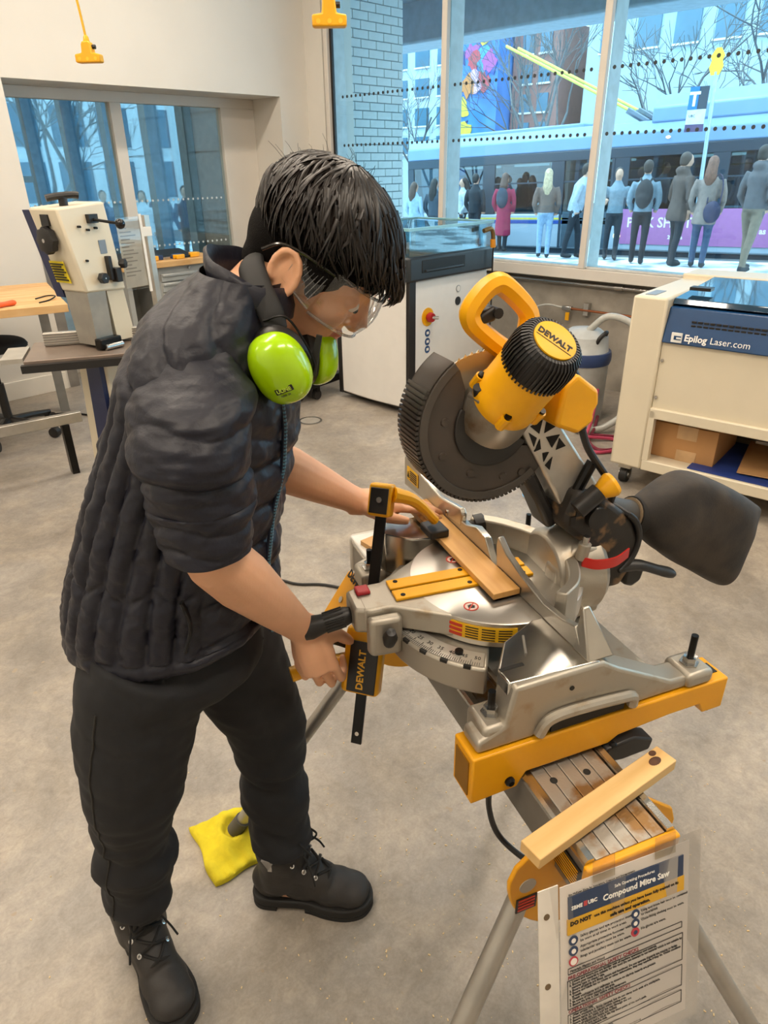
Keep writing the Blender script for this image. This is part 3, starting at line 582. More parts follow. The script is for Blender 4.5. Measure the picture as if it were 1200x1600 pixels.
text('X', .07, mat('logo_red', 'C43A3A', .5), WL, basis((-.025, .16, .80), (0, -1, 0), (0, 0, 1)), bold=.003)
for (x, y, lab) in ((3.24, 3.98, 'left'), (3.34, 3.86, 'right')):
    pass
fr_ = thing('machine_trolley', 'low black frame on castors standing behind the person', 'trolley', (3.25, 4.03, 0), .1)
G().b2((-.12, -.12, .10), (.35, .28, .16)).obj('deck', BLKM, fr_, bevel=.006)
G().b2((.12, -.02, .16), (.34, .26, .55)).obj('grey_case', mat('case_grey', '8E8C88', .5), fr_, bevel=.01)
for (x, y) in ((-.06, -.02), (.06, -.09), (.28, .2), (-.06, .22)):
    c = G().b2((x-.018, y-.022, .06), (x+.018, y+.022, .10)).obj('caster', BLKM, fr_); G().cyl((x, y-.016, .037), (x, y+.016, .037), .037, n=18).obj('wheel', BLK, c)
# --- shop vacuum, hoses, copper pipe
vc = thing('shop_vacuum', 'pale grey drum vacuum against the concrete wall', 'vacuum', (4.25, 2.24, 0))
G().lathe([(.16, 0), (.17, .02), (.175, .42), (.18, .43), (.18, .46), (.165, .48), (.15, .58), (.10, .62), (0, .63)], (0, 0, 0), (0, 0, 1), 28).obj('drum', mat('drum_grey', 'B9BCBC', .45), vc)
G().lathe([(.182, .40), (.188, .42), (.188, .46), (.182, .48)], (0, 0, 0), (0, 0, 1), 28).obj('rim', mat('vac_blue', '2B3F6B', .4), vc)
G().tube(bez([(-.05, -.10, .50), (-.07, -.14, .58), (-.02, -.16, .62), (.05, -.12, .58)], 4), .014, 8).obj('handle', BLK, vc)
HOSE = mat('clear_hose', 'B9BAB5', .25, var=.06, scale=40)
ho = G().tube(bez([(4.22, 2.20, .62), (4.24, 2.08, .72), (4.30, 1.92, .66), (4.32, 1.82, .45), (4.22, 1.84, .18), (4.08, 1.95, .035), (3.95, 2.08, .03)], 10), .022, 12).obj('clear_hose', HOSE); tag(ho, 'clear plastic hose looping from the drum vacuum to the floor', 'hose')
for k, (dx, c, lab) in enumerate(((0, 'B8405E', 'crimson air hose coiled on the floor behind the saw'), (.05, '7A2438', 'dark red cable coiled on the floor behind the saw'))):
    t = G().tube(bez([(4.15+dx, 2.05, .25-.2*k+.012), (3.98+dx, 1.98, .1-.08*k+.012), (3.82+dx, 1.93, .014), (3.72+dx, 1.80, .012), (3.86+dx, 1.72, .012), (4.0+dx, 1.80, .012), (3.88+dx, 1.95, .03)], 8), .011, 8).obj('air_hose', mat('hose_'+c, c, .4)); tag(t, lab, 'hose')
cp = thing('copper_pipe', 'thin copper pipe with valve along the concrete wall', 'pipe', (4.975, 0, 0)); CU_ = mat('copper', 'B5714E', .3, metal=.9)
G().cyl((0, 2.84, .588), (0, -1.5, .588), .009, n=10).obj('pipe', CU_, cp)
G().b2((-.02, 2.76, .572), (.02, 2.84, .605)).obj('valve', STEEL, cp, bevel=.005); G().b2((-.024, 2.77, .50), (-.012, 2.80, .56)).obj('yellow_tag', YEL, cp)
G().tube(bez([(0, 2.84, .588), (-.03, 2.98, .60), (-.05, 3.10, .54), (-.04, 3.14, .40)], 5), .008, 8).obj('flexible_tail', HOSE, cp)
G().b2((-.005, 2.62, .55), (.044, 2.66, .64)).obj('clip', STEEL, cp)
# --- bench with drawers under the inner window
bn = thing('drawer_bench', 'wood topped bench with grey drawer cabinet by the inner window', 'workbench', (0, 0, 0))
G().b2((2.56, 5.24, .91), (3.47, 5.72, .955)).obj('worktop', WOODT, bn, bevel=.004)
GREY = mat('cabinet_grey', '9FA09C', .5, var=.03)
G().b2((2.86, 5.28, .04), (3.44, 5.70, .91)).obj('cabinet_body', GREY, bn, bevel=.004)
G().b2((2.60, 5.30, .0), (2.64, 5.70, .91)).obj('side_panel', GREY, bn); G().b2((2.64, 5.66, .0), (2.86, 5.70, .91)).obj('back_panel', mat('panel_grey', '74746F', .6), bn)
for k, (z0, z1) in enumerate(((.80, .86), (.72, .79), (.63, .71), (.52, .62), (.38, .51), (.22, .37), (.07, .21))):
    d_ = G().b2((2.885, 5.262, z0), (3.42, 5.285, z1)).obj('drawer', mat('drawer_grey', 'B4B6B3', .45), bn, bevel=.003)
    G().b2((2.89, 5.245, z1-.022), (3.415, 5.265, z1-.004)).obj('drawer_handle', mat('handle_alu', 'C9CCCB', .3, metal=.7), d_, bevel=.003)
G().cyl((3.15, 5.275, .885), (3.15, 5.265, .885), .012, n=14).obj('lock', STEEL, bn)
t = G().slab([(2.62, 5.48, .957), (3.28, 5.40, .957), (3.32, 5.68, .957), (2.64, 5.70, .957)], [(2.62, 5.48, .972), (3.28, 5.40, .972), (3.32, 5.68, 1.0), (2.64, 5.70, 1.0)]).obj('black_panel', BLK, bevel=.004); tag(t, 'flat black panel lying at the back of the drawer bench', 'panel')
for k, (x, y, a, c, lab) in enumerate(((2.80, 5.34, .15, YEL, 'yellow hand clamp at the left on the drawer bench'), (3.02, 5.36, -.1, mat('tool_blue', '25406E', .4), 'blue handled tool in the middle of the drawer bench'), (3.18, 5.33, .25, YEL, 'yellow hand clamp at the right on the drawer bench'))):
    tl = thing('hand_clamp', lab, 'clamp', (x, y, .957), a)
    G().b2((-.13, -.008, .002), (.13, .008, .016)).obj('bar', BLKM if k != 1 else STEEL, tl); G().prism([(-.13, -.02), (-.05, -.025), (-.03, .02), (-.08, .045), (-.13, .03)], 'z', .0, .032).obj('jaw', c, tl, bevel=.004)
    G().prism([(.02, -.02), (.08, -.04), (.12, -.03), (.12, .02), (.05, .03)], 'z', .0, .034).obj('grip', c, tl, bevel=.004)
# --- wooden table, screwdriver, stool at the far left
TB = thing('wooden_table', 'light wooden worktable at the left edge', 'table', (1.70, 4.26, 0), math.radians(-16))
for k in range(6): G().b2((-1.6, k*.176, .855), (-.0, k*.176+.174, .90)).obj('plank', WOODP, TB, bevel=.002)
for (x, y) in ((-.08, .92), (-1.5, .08), (-1.5, .92)): G().b2((x-.03, y-.03, 0), (x+.03, y+.03, .855)).obj('leg', mat('leg_grey', '8B8A86', .5), TB)
G().b2((-1.5, .90, .78), (-.08, .94, .855)).obj('apron', mat('leg_grey', '8B8A86', .5), TB)
sdv = thing('screwdriver', 'orange handled screwdriver lying on the wooden table', 'screwdriver', (1.42, 4.45, .917), .3)
G().lathe([(0, -.09), (.013, -.088), (.016, -.05), (.014, .0), (.017, .05), (.011, .065), (0, .066)], (0, 0, 0), (1, 0, 0), 14).obj('handle', mat('orange_grip', 'E8622A', .4), sdv); G().cyl((-.09, 0, 0), (-.19, 0, 0), .004, n=8).obj('shaft', STEEL, sdv)
t = G().tube(bez([(1.60, 4.42, .904), (1.68, 4.46, .906), (1.74, 4.52, .915), (1.72, 4.60, .91), (1.64, 4.58, .904)], 5), .004, 6).obj('wire_hook', BLKM); tag(t, 'small bent black wire hook on the wooden table', 'hook')
SO = thing('work_stool', 'black swivel work stool with star base at the left edge', 'stool', (1.40, 4.90, 0))
me = fuse(G().ell((.0, .0, .615), (.23, .21, .045)).ell((.03, -.04, .60), (.20, .17, .04)), .02, 3); me.materials.append(mat('black_upholstery', '1C1B1B', .8)); link('seat', me, SO)
me = fuse(G().ell((-.02, .24, .98), (.2, .05, .16)), .02, 3); me.materials.append(MATS['black_upholstery']); link('backrest', me, SO)
G().tube([(0, .1, .57), (0, .24, .62), (0, .27, .9)], .014, 8).obj('back_bar', BLK, SO)
G().cyl((0, 0, .30), (0, 0, .58), .016, n=12).obj('piston', BLKM, SO); G().cyl((0, 0, .10), (0, 0, .36), .028, n=14).obj('column', BLK, SO); G().lathe([(.06, .57), (.06, .58), (.02, .55), (.0, .55)], (0, 0, 0), (0, 0, 1), 16).obj('seat_plate', BLK, SO)
for k in range(5):
    a = .35+k*2*PI/5-1.3; c, s_ = math.cos(a), math.sin(a)
    lg = G().tube([(0, 0, .11), (c*.17, s_*.17, .095), (c*.32, s_*.32, .075)], [.032, .026, .018], 8, flat=.8).obj('base_arm', BLK, SO)
    G().cyl((c*.32-s_*.022, s_*.32+c*.022, .034), (c*.32+s_*.022, s_*.32-c*.022, .034), .034, n=16).obj('castor', BLK, lg)
t = G().tube(bez([(1.0, 4.9, .008), (1.5, 5.2, .008), (1.85, 5.05, .008), (2.0, 4.7, .008)], 6), .007, 8).obj('floor_cable', BLK); tag(t, 'black cable on the floor behind the work stool', 'cable')
# --- band saw
BS = thing('band_saw', 'cream and navy band saw with black knobs at the left', 'band saw', (1.34, 3.10, 0), math.radians(12.7))
g = G(); g.slab([(-.04, -.04, 1.13), (.17, -.04, 1.12), (.17, .13, 1.12), (-.04, .13, 1.13)], [(-.09, -.02, 1.47), (.15, -.02, 1.485), (.15, .17, 1.485), (-.09, .17, 1.47)]); g.obj('upper_housing', CREAM, BS, bevel=.01)
G().slab([(-.03, .132, 1.10), (.17, .132, 1.10), (.17, .19, 1.10), (-.03, .19, 1.10)], [(-.08, .172, 1.46), (.15, .172, 1.46), (.15, .225, 1.46), (-.08, .225, 1.46)]).obj('navy_back', NAVY, BS)
G().slab([(-.028, -.03, .90), (.06, -.03, .90), (.06, .10, .90), (-.028, .10, .90)], [(-.035, -.035, 1.13), (.06, -.035, 1.13), (.06, .12, 1.13), (-.035, .12, 1.13)]).obj('blade_guard', mat('guard_grey', 'A9A59C', .35, metal=.5), BS)
G().slab([(.09, -.02, .90), (.19, -.02, .90), (.19, .10, .90), (.09, .10, .90)], [(.07, -.03, 1.13), (.16, -.03, 1.13), (.16, .12, 1.13), (.07, .12, 1.13)]).obj('neck', CREAM, BS)
def knob(nm, p, d, r, h, parent, n=8):
    g = G(); p = Vector(p); d = Vector(d).normalized(); x, y, _ = frame(d)
    k = n*4; rings = []
    for (rr, hh) in ((.55, 0), (.6, .25), (1, .3), (1.0, .9), (.85, 1)):
        rings.append([p+d*h*hh+(x*math.cos(2*PI*i/k)+y*math.sin(2*PI*i/k))*r*rr*(1+.07*math.cos(n*2*PI*i/k)*(rr > .7)) for i in range(k)])
    o = g.loft(rings).obj(nm, BLK, parent); G().cyl(p+d*h, p+d*(h+.002), r*.16, n=10).obj('knob_screw', STEEL, o); return o
knob('tracking_knob', (-.07, .07, 1.345), (-1, .0, 0), .052, .045, BS)
top = G().tube(bez([(-.07, .06, 1.505), (-.03, .04, 1.512), (.03, .02, 1.515), (.05, .01, 1.512)], 4), [.018]*13, 10, flat=.8).obj('tension_handle', BLK, BS); G().cyl((-.01, .035, 1.46), (-.01, .035, 1.51), .018, n=12).obj('tension_shaft', BLK, top)
lv = G().cyl((.06, -.03, 1.42), (.09, -.16, 1.405), .006, n=8).obj('release_lever', BLKM, BS); G().ell((.092, -.17, 1.403), .021).obj('lever_ball', mat('gloss_black', '0E0D0D', .12), lv); G().b2((.04, -.045, 1.405), (.085, -.02, 1.44)).obj('lever_block', BLK, lv)
G().b2((-.092, .045, 1.40), (-.082, .095, 1.445)).obj('inspection_window', mat('gloss_dark', '16161A', .1), BS)
lbp = G().slab([(-.056, .025, 1.17), (-.058, .025, 1.17), (-.058, .125, 1.17), (-.056, .125, 1.17)], [(-.072, .035, 1.26), (-.070, .035, 1.26), (-.070, .13, 1.26), (-.072, .13, 1.26)]).obj('warning_label', mat('label_yellow', 'E8D21E', .5), BS)
g = G()
for k in range(7): z = 1.18+k*.011; g.b2((-.0615-.0158*(z-1.17)/.09-.001, .035+.01*(k % 3), z), (-.058-.0158*(z-1.17)/.09, .12, z+.005))
stuff(g.obj('printed_lines', INK, lbp))
knob('guide_knob', (.04, -.045, 1.185), (0, -1, 0), .022, .035, BS, 6)
pg = G().b2((.085, -.06, 1.17), (.105, -.035, 1.27)).obj('guide_post', BLK, BS, bevel=.003); G().b2((.105, -.075, 1.16), (.135, -.035, 1.22)).obj('guide_block', BLK, pg, bevel=.003)
knob('guide_lock_knob', (.14, -.06, 1.235), (.5, -1, 0), .02, .03, BS, 6)
G().b2((.075, -.033, 1.28), (.11, -.028, 1.335)).obj('rating_plate', mat('plate_blue_grey', '7E8A97', .4), BS)
g = G()
for p in ((-.01, 1.395), (.03, 1.38), (.07, 1.385), (-.005, 1.26)): g.cyl((p[0], -.045, p[1]), (p[0], -.028, p[1]), .005, n=8)
stuff(g.obj('screw_heads', BLKM, BS))
# table, fence, guide shoe, lower body
def bl(p): return (BS.matrix_world.inverted() @ Vector(p))
TM = Matrix.Rotation(math.radians(-40.7), 4, 'Z')
tbm = mat('cast_table', '8A7A6E', .35, metal=.3, var=.08)
G().b2((-.30, -.16, .855), (.33, .22, .885)).xf(TM).obj('table', tbm, BS, bevel=.003)
G().b2((-.31, -.19, .84), (.34, -.16, .872)).xf(TM).obj('table_front_rail', BLK, BS)
G().b2((-.24, .10, .887), (.40, .135, .945)).xf(TM).obj('rip_fence', mat('fence_alu', 'C9C5BC', .35, metal=.7), BS, bevel=.003)
g = G()
for k in range(5): g.b2((-.24, .0975, .892+k*.011), (.40, .101, .896+k*.011))
stuff(g.xf(TM).obj('fence_grooves', mat('groove_grey', '7E7A74', .5), BS))
G().b2((-.40, -.10, .865), (-.31, .14, .885)).xf(TM).obj('side_rail', mat('fence_alu', 'C9C5BC', .35, metal=.7), BS)
sh = G().b2((-.045, -.075, .888), (.07, -.03, .935)).obj('guide_shoe', BLKM, BS, bevel=.006); g = G(); g.cyl((-.03, -.085, .90), (.06, -.085, .90), .013, n=12); g.obj('guide_bearing', STEEL, sh)
knob('fence_knob', tuple(TM @ Vector((.42, .10, .93))), (1, 0, .3), .02, .035, BS, 6)
G().slab([(-.06, -.09, .08), (.30, -.09, .08), (.30, .16, .08), (-.06, .16, .08)], [(-.03, -.05, .85), (.30, -.05, .85), (.30, .14, .85), (-.03, .14, .85)]).obj('lower_housing', CREAM, BS, bevel=.01)
G().slab([(-.085, -.07, .08), (-.055, -.07, .08), (-.055, .06, .08), (-.085, .06, .08)], [(-.055, -.04, .85), (-.025, -.04, .85), (-.025, .05, .85), (-.055, .05, .85)]).obj('navy_side', NAVY, BS)
G().b2((.05, -.085, .70), (.11, -.055, .78)).obj('port_cover', mat('port_tan', 'C9B493', .5), BS)
knob('lower_knob', (-.01, -.08, .63), (-.1, -1, 0), .05, .04, BS)
G().b2((-.12, -.14, 0), (.36, .24, .08)).obj('plinth', mat('base_cream', 'CFC4AB', .5), BS, bevel=.006)
g = G().b2((0, -.02, .0), (.9, .02, .06)); rl = g.obj('floor_rail', mat('rail_alu', 'BDB9B1', .3, metal=.7), bevel=.004); rl.matrix_world = Matrix.Translation((.62, 4.08, .30)) @ Matrix.Rotation(-.17, 4, 'Z'); tag(rl, 'silver aluminium rail in front of the work stool base', 'rail')
for x in (.1, .8): G().b2((x-.02, -.03, -.30), (x+.02, .03, 0)).obj('rail_foot', BLKM, rl)
# paper in a clear sleeve hanging on the saw
ps = thing('hanging_paper', 'printed paper in a clear sleeve hanging behind the band saw', 'paper', (1.62, 3.22, 1.1), math.radians(12.7))
G().b2((-.03, .02, .0), (.10, .022, .30)).obj('sheet', mat('sheet_paper', 'E4DCCB', .7), ps); G().b2((-.035, .015, -.01), (.11, .0175, .31)).obj('sleeve', glassmat('sleeve_film', (.97, .97, .97), .04), ps); G().b2((.10, .014, -.03), (.115, .02, .32)).obj('binding_strip', WHITEP, ps)
g = G()
for k in range(14): g.b2((-.02, .0185, .26-k*.016), (.02+.06*((k*7 % 5)/5), .0198, .265-k*.016))
stuff(g.obj('printed_lines', mat('faint_ink', 'A8A093', .7), ps))
g = G().b2((-.015, -.02, -1.1), (.015, .015, .31)).xf(Matrix.Translation((.17, .06, 0))); pst = g.obj('stand_post', mat('rail_alu', 'BDB9B1', .3, metal=.7), ps)
G().b2((.10, .02, .22), (.17, .05, .26)).obj('bracket', WHITEP, ps)
# ------------------------------------------------------------------ mitre saw on its folding stand (shared local frame: x to the saw's rear, y along the beam)
SAWM = Matrix.Translation((.874, .611, 0)) @ Matrix.Rotation(math.radians(-24.7), 4, 'Z')
def face(o, n, xh):
    n = Vector(n).normalized(); x = Vector(xh); x = (x-n*x.dot(n)).normalized(); y = n.cross(x)
    M = Matrix((x, y, n)).transposed().to_4x4(); M.translation = o; return M
DUSTY = mat('dusty_aluminium', 'B6AEA2', .4, metal=.7, var=0, scale=15, col2='9A7448', ramp=(.44, .54), bump=.15, bscale=220, detail=9)
CASTD = mat('cast_metal_dusty', 'AFA89B', .45, metal=.75, var=0, scale=26, col2='A2937C', ramp=(.25, .42), bump=.08, bscale=500, detail=8)
ST = thing('saw_stand', 'folding aluminium saw stand with yellow brackets carrying the mitre saw', 'saw stand', M=SAWM)
G().b2((-.074, -.45, .67), (.074, .52, .752)).obj('beam', mat('beam_side', '8D8880', .4, metal=.6), ST, bevel=.006)
for k in range(5):
    x0 = -.058+k*.0236; G().b2((x0, -.45, .752), (x0+.0222, .52, .758)).obj('beam_rib', DUSTY, ST, bevel=.001)
for s in (-1, 1): G().prism([(s*.060, .752), (s*.0765, .752), (s*.0765, .759), (s*.072, .764), (s*.062, .763)], 'y', -.45, .52).obj('beam_edge', ALUP, ST)
g = G()
for (x, y) in ((-.035, -.315), (.022, -.32)): g.cyl((x, y, .7583), (x, y, .7588), .006, n=12)
stuff(g.obj('beam_holes', INK, ST))
G().b2((-.078, -.462, .665), (.078, -.448, .757)).obj('end_cap', YELM, ST, bevel=.004)
G().b2((-.080, .51, .665), (.080, .535, .772)).obj('end_cap', mat('cap_white', 'C9C4BA', .5), ST, bevel=.012)
G().b2((-.078, .34, .760), (.078, .52, .772)).obj('far_plate', mat('plate_pale', 'D9D6CF', .35), ST, bevel=.004)
def leg(p0, p1, r=.017):
    l = G().cyl(p0, p1, r, n=18).obj('leg', mat('leg_alu', 'BAB6AE', .35, metal=.75), ST); p0, p1 = Vector(p0), Vector(p1); d = (p1-p0).normalized()
    G().lathe([(r+.004, -.055), (r+.005, -.004), (r-.002, 0)], p1, d, 18).obj('rubber_foot', mat('foot_grey', '5B5750', .7), l); return l
leg((-.10, .24, .68), (-.477, .401, .012)); leg((.10, .24, .68), (.477, .401, .012)); leg((-.085, -.36, .66), (-.46, -.50, .012)); leg((.085, -.36, .66), (.42, -.50, .012))
for y, s in ((-.385, -1), (.28, 1)):
    pl = G().prism(arc((0, .672), .150, 180, 360, 24)+[(.14, .70), (.08, .75), (-.08, .75), (-.14, .70)], 'y', y-.004, y+.004).obj('leg_hub_plate', YELM, ST, bevel=.002)
    if s < 0:
        g = G(); g.cyl((-.118, y-.0055, .655), (-.118, y-.004, .655), .014, n=18); g.obj('plate_hole', mat('hole_grey', 'B8B2A6', .6), pl)  # pale grey disc in place of the hole
        lb = G().prism([(-.135, .60), (-.10, .60), (-.10, .63), (-.135, .63)], 'y', y-.0062, y-.004).obj('warning_label', BLK, pl)
        g = G()
        for k in range(4): g.b2((-.132, y-.0072, .604+k*.007), (-.104, y-.006, .607+k*.007))
        stuff(g.obj('label_print', mat('label_red', 'C23A24', .5), lb))
lb = G().prism([(-.445, .69), (-.37, .69), (-.37, .735), (-.445, .735)], 'x', -.0765, -.074).obj('beam_label', BLK, ST)
g = G()
for k in range(7): g.b2((-.0775, -.440, .694+k*.0057), (-.0763, -.385+.01*(k % 2), .6952+k*.0057))
stuff(g.obj('label_print', YEL, lb))
# mounting brackets
def bracket(y0, y1, nm):
    b = G().prism([(-.165, .828), (.318, .828), (.318, .764), (.276, .764), (.264, .786), (.2, .786), (.10, .779), (.082, .768), (-.07, .768), (-.085, .742), (-.165, .738)], 'y', y0, y1).obj(nm, YELM, ST, bevel=.003)
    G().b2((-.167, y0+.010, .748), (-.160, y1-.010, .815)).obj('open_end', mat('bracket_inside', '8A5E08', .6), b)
    for x in (-.10, .09): G().lathe([(0, .008), (.005, .008), (.008, .004), (.008, 0)], (x, y0, .762), (0, -1, 0), 12).obj('bracket_screw', BLKM, b)
    G().b2((.285, (y0+y1)/2-.012, .826), (.31, (y0+y1)/2+.012, .8295)).obj('slot', INK, b)
    G().lathe([(.010, 0), (.010, .012), (0, .012)], (.30, y0+.02, .764), (0, 0, -1), 12).obj('bumper', BLK, b)
    return b
nb = bracket(-.292, -.232, 'mounting_bracket'); fbk = bracket(.205, .265, 'mounting_bracket')
G().prism([(.075, .765), (.13, .770), (.17, .752), (.165, .730), (.11, .728), (.075, .735)], 'y', -.30, -.27).obj('release_lever', BLK, nb, bevel=.004)
pl = G().slab([(-.166, .20, .83), (-.166, .27, .83), (-.225, .27, .742), (-.225, .20, .742)], [(-.160, .20, .832), (-.160, .27, .832), (-.217, .27, .742), (-.217, .20, .742)]).obj('front_plate', YELM, fbk, bevel=.001)
M_ = face((-.163, .262, .825), (-.83, 0, .56), (.05, -.62, -.78))
text('DEWALT', .024, INK, pl, face((-.1705, .262, .8265), (-.83, -.0, .56), (0, -1, 0)), bold=.0008)
G().cyl((-.19, .235, .785), (-.197, .235, .789), .007, n=10).obj('plate_screw', STEEL, pl)
cb = G().tube(bez([(-.11, -.26, .75), (-.105, -.25, .66), (-.08, -.26, .58), (-.04, -.33, .57), (.0, -.40, .62)], 8), .005, 8).obj('power_cord', BLK); cb.matrix_world = SAWM; tag(cb, 'black power cord hanging under the near end of the saw stand', 'cord')
t = G().tube(bez([(-.35, 1.75, .007), (-.094, 1.612, .007), (.0, 1.53, .007), (.134, 1.456, .007), (.35, 1.2, .007), (.5, .8, .007)], 6), .006, 8).obj('extension_cable', BLK); t.matrix_world = SAWM; tag(t, 'black cord lying on the floor behind the saw stand', 'cable')
# ---- the saw
MS = thing('mitre_saw', 'yellow and black compound mitre saw with raised head and grey cast base', 'mitre saw', M=SAWM)
def wing(sg):
    a, b = (-.285, -.238) if sg < 0 else (.215, .265)
    g = G(); g.prism([(-.155, .829), (-.155, .85), (-.135, .858), (-.110, .868), (-.098, .935), (.055, .935), (.085, .915), (.20, .852), (.285, .848), (.29, .829), (.125, .829), (.118, .855), (-.02, .862), (-.048, .829)], 'y', a, b)
    o = g.obj('base_wing', CASTD, MS, bevel=.006, seg=3)
    pts = [(-.102, a+.012*(1 if sg < 0 else 0)), (-.102, b-.002), (-.06, -.185 if sg < 0 else .19), (.012, -.152 if sg < 0 else .155), (.04, -.152 if sg < 0 else .155), (.05, b), (.05, a+.004)] if sg < 0 else [(-.102, b-.004), (-.102, a), (-.06, .17), (.012, .152), (.04, .152), (.05, a), (.05, b-.004)]
    G().prism(pts, 'z', .845, .9365).obj('table_wing', ALUP, MS, bevel=.003)
    return o
wn_ = wing(-1); wf_ = wing(1)
hb = G().tube(bez([(-.052, -.288, .835), (-.04, -.292, .862), (.0, -.293, .868), (.09, -.293, .862), (.115, -.291, .855), (.12, -.288, .835)], 5), .009, 10).obj('carry_handle_rim', CASTD, wn_)
G().b2((-.03, -.2875, .83), (.105, -.284, .852)).obj('handle_cavity', mat('cavity_dark', '2A2621', .8), wn_)
G().cyl((.0, -.2865, .905), (.0, -.284, .905), .004, n=10).obj('cast_dimple', INK, wn_)
G().b2((-.100, -.2455, .918), (-.060, -.239, .9372)).obj('wing_notch', INK, wn_)
G().cyl((-.045, -.225, .9375), (-.025, -.185, .9375), .0022, n=8).obj('groove', mat('groove_grey2', '77726A', .5), wn_)
for (x, y) in ((-.117, -.253), (.254, -.262), (-.14, .206), (.24, .216)):
    zt = .870 if x < 0 else .856; ft = G().prism([(x-.026, y-.03), (x+.028, y-.03), (x+.028, y+.03), (x-.026, y+.03)], 'z', .829, zt).obj('foot_pad', CASTD, MS, bevel=.008)
    b = G().cyl((x, y, zt), (x, y, .912), .0058, n=12).obj('mount_bolt', BLKM, ft)
    G().lathe([(.016, 0), (.016, .003), (.0115, .003), (.0115, .014), (.0058, .013)], (x, y, zt), (0, 0, 1), 6).obj('mount_nut', STEEL, ft)
# base ring with mitre scale
C0 = (.03, 0)
def ringpts(r0, r1, a0, a1, n): return arc(C0, r1, a0, a1, n)+arc(C0, r0, a1, a0, n)
G().prism(ringpts(.10, .21, 122, 238, 40), 'z', .829, .882).obj('base_ring', CASTD, MS, bevel=.005)
G().b2((-.05, -.24, .829), (.2, .22, .842)).obj('base_web', CASTD, MS)
sc = G().prism(ringpts(.172, .206, 187, 236, 30), 'z', .882, .8845).obj('mitre_scale', mat('scale_steel', 'CFCBC2', .35, metal=.6), MS)
g = G()
for k in range(45):
    a = math.radians(188+k*1.05); r1 = .206; r0 = .199 if k % 5 else .194
    d = Vector((math.cos(a), math.sin(a), 0)); g.box(Vector((C0[0], 0, .885))+d*(r0+r1)/2, (r1-r0, .0007, .0008), a)
stuff(g.obj('scale_ticks', INK, sc))
for k, s in enumerate(('20', '25', '30', '35', '40', '45', '50')):
    a = math.radians(193+k*6.6); d = Vector((math.cos(a), math.sin(a), 0)); tdir = Vector((-d.y, d.x, 0))
    text(s, .011, INK, sc, face(Vector((C0[0], 0, .8848))+d*.191-tdir*.005, (0, 0, 1), tdir), ext=.0002)
for k in range(4):
    a = math.radians(196+k*11); d = Vector((math.cos(a), math.sin(a), 0)); G().box(Vector((C0[0], 0, .881))+d*.2075, (.008, .012, .006), a).obj('scale_detent', INK, sc)
G().lathe([(.007, 0), (.007, .006), (0, .007)], (-.105, -.125, .884), (0, 0, 1), 12).obj('scale_screw', BLKM, sc)
# rotating table with kerf plate, arm and lock knob
TT = Matrix.Translation((.03, 0, 0)) @ Matrix.Rotation(math.radians(-4), 4, 'Z')
G().lathe([(0, .886), (.155, .886), (.157, .90), (.157, .933), (.154, .935), (0, .935)], (0, 0, 0), (0, 0, 1), 64).xf(TT).obj('turntable', mat('turntable_alu', 'CFCBC4', .36, metal=1, var=.03, scale=5), MS)
G().prism([(-.19, .035), (-.19, -.035), (-.245, -.042), (-.275, -.03), (-.275, .03), (-.245, .042)], 'z', .885, .934).xf(TT).obj('mitre_arm', CASTD, MS, bevel=.006)
G().prism([(-.12, .10), (-.12, -.10), (-.21, -.04), (-.26, -.038), (-.26, .038), (-.21, .04)], 'z', .890, .9345).xf(TT).obj('table_apron', CASTD, MS, bevel=.005)
G().prism([(-.255, -.062), (-.20, -.065), (-.195, -.04), (-.26, -.04)], 'z', .85, .925).xf(TT).obj('detent_housing', CASTD, MS, bevel=.008)
dl = G().lathe([(0, .03), (.008, .028), (.013, .012), (.010, -.006), (0, -.008)], (-.225, -.068, .884), (0, -.4, 1), 14).xf(TT).obj('detent_knob', BLK, MS)
wl2 = G().prism([(-.02, 0), (.02, 0)] and arc((0, 0), .1585, 212, 258, 18)+arc((0, 0), .1572, 258, 212, 18), 'z', .898, .926).xf(TT).obj('warning_label', mat('label_amber', 'E9B417', .5), MS)
g = G()
for j in range(5):
    for k in range(3): pp = arc((0, 0), .1592, 227+k*10, 235+k*10, 5)+arc((0, 0), .1584, 235+k*10, 227+k*10, 5); g.prism(pp, 'z', .9005+j*.005, .9022+j*.005)
stuff(g.xf(TT).obj('label_print', INK, wl2)); g = G()
for j in range(3): pp = arc((0, 0), .1593, 213, 225, 6)+arc((0, 0), .1584, 225, 213, 6); g.prism(pp, 'z', .8992+j*.009, .905+j*.009)
stuff(g.xf(TT).obj('label_heading', mat('label_red', 'C23A24', .5), wl2))
for s in (-1, 1):
    kp = G().b2((-.20, .003*s, .9345), (.062, .031*s, .9405)).xf(TT).obj('kerf_plate', YEL, MS, bevel=.0015)
    for x in (-.185, -.06, .045): G().cyl((x, .022*s, .9405), (x, .022*s, .9412), .0045, n=10).xf(TT).obj('kerf_screw', BLKM, kp)
G().b2((-.20, -.0031, .934), (.062, .0031, .9365)).xf(TT).obj('kerf_slot', INK, MS)
G().b2((-.26, .005, .934), (-.235, .03, .942)).xf(TT).obj('red_stop', mat('red_plastic', 'B3202A', .4), MS, bevel=.003)
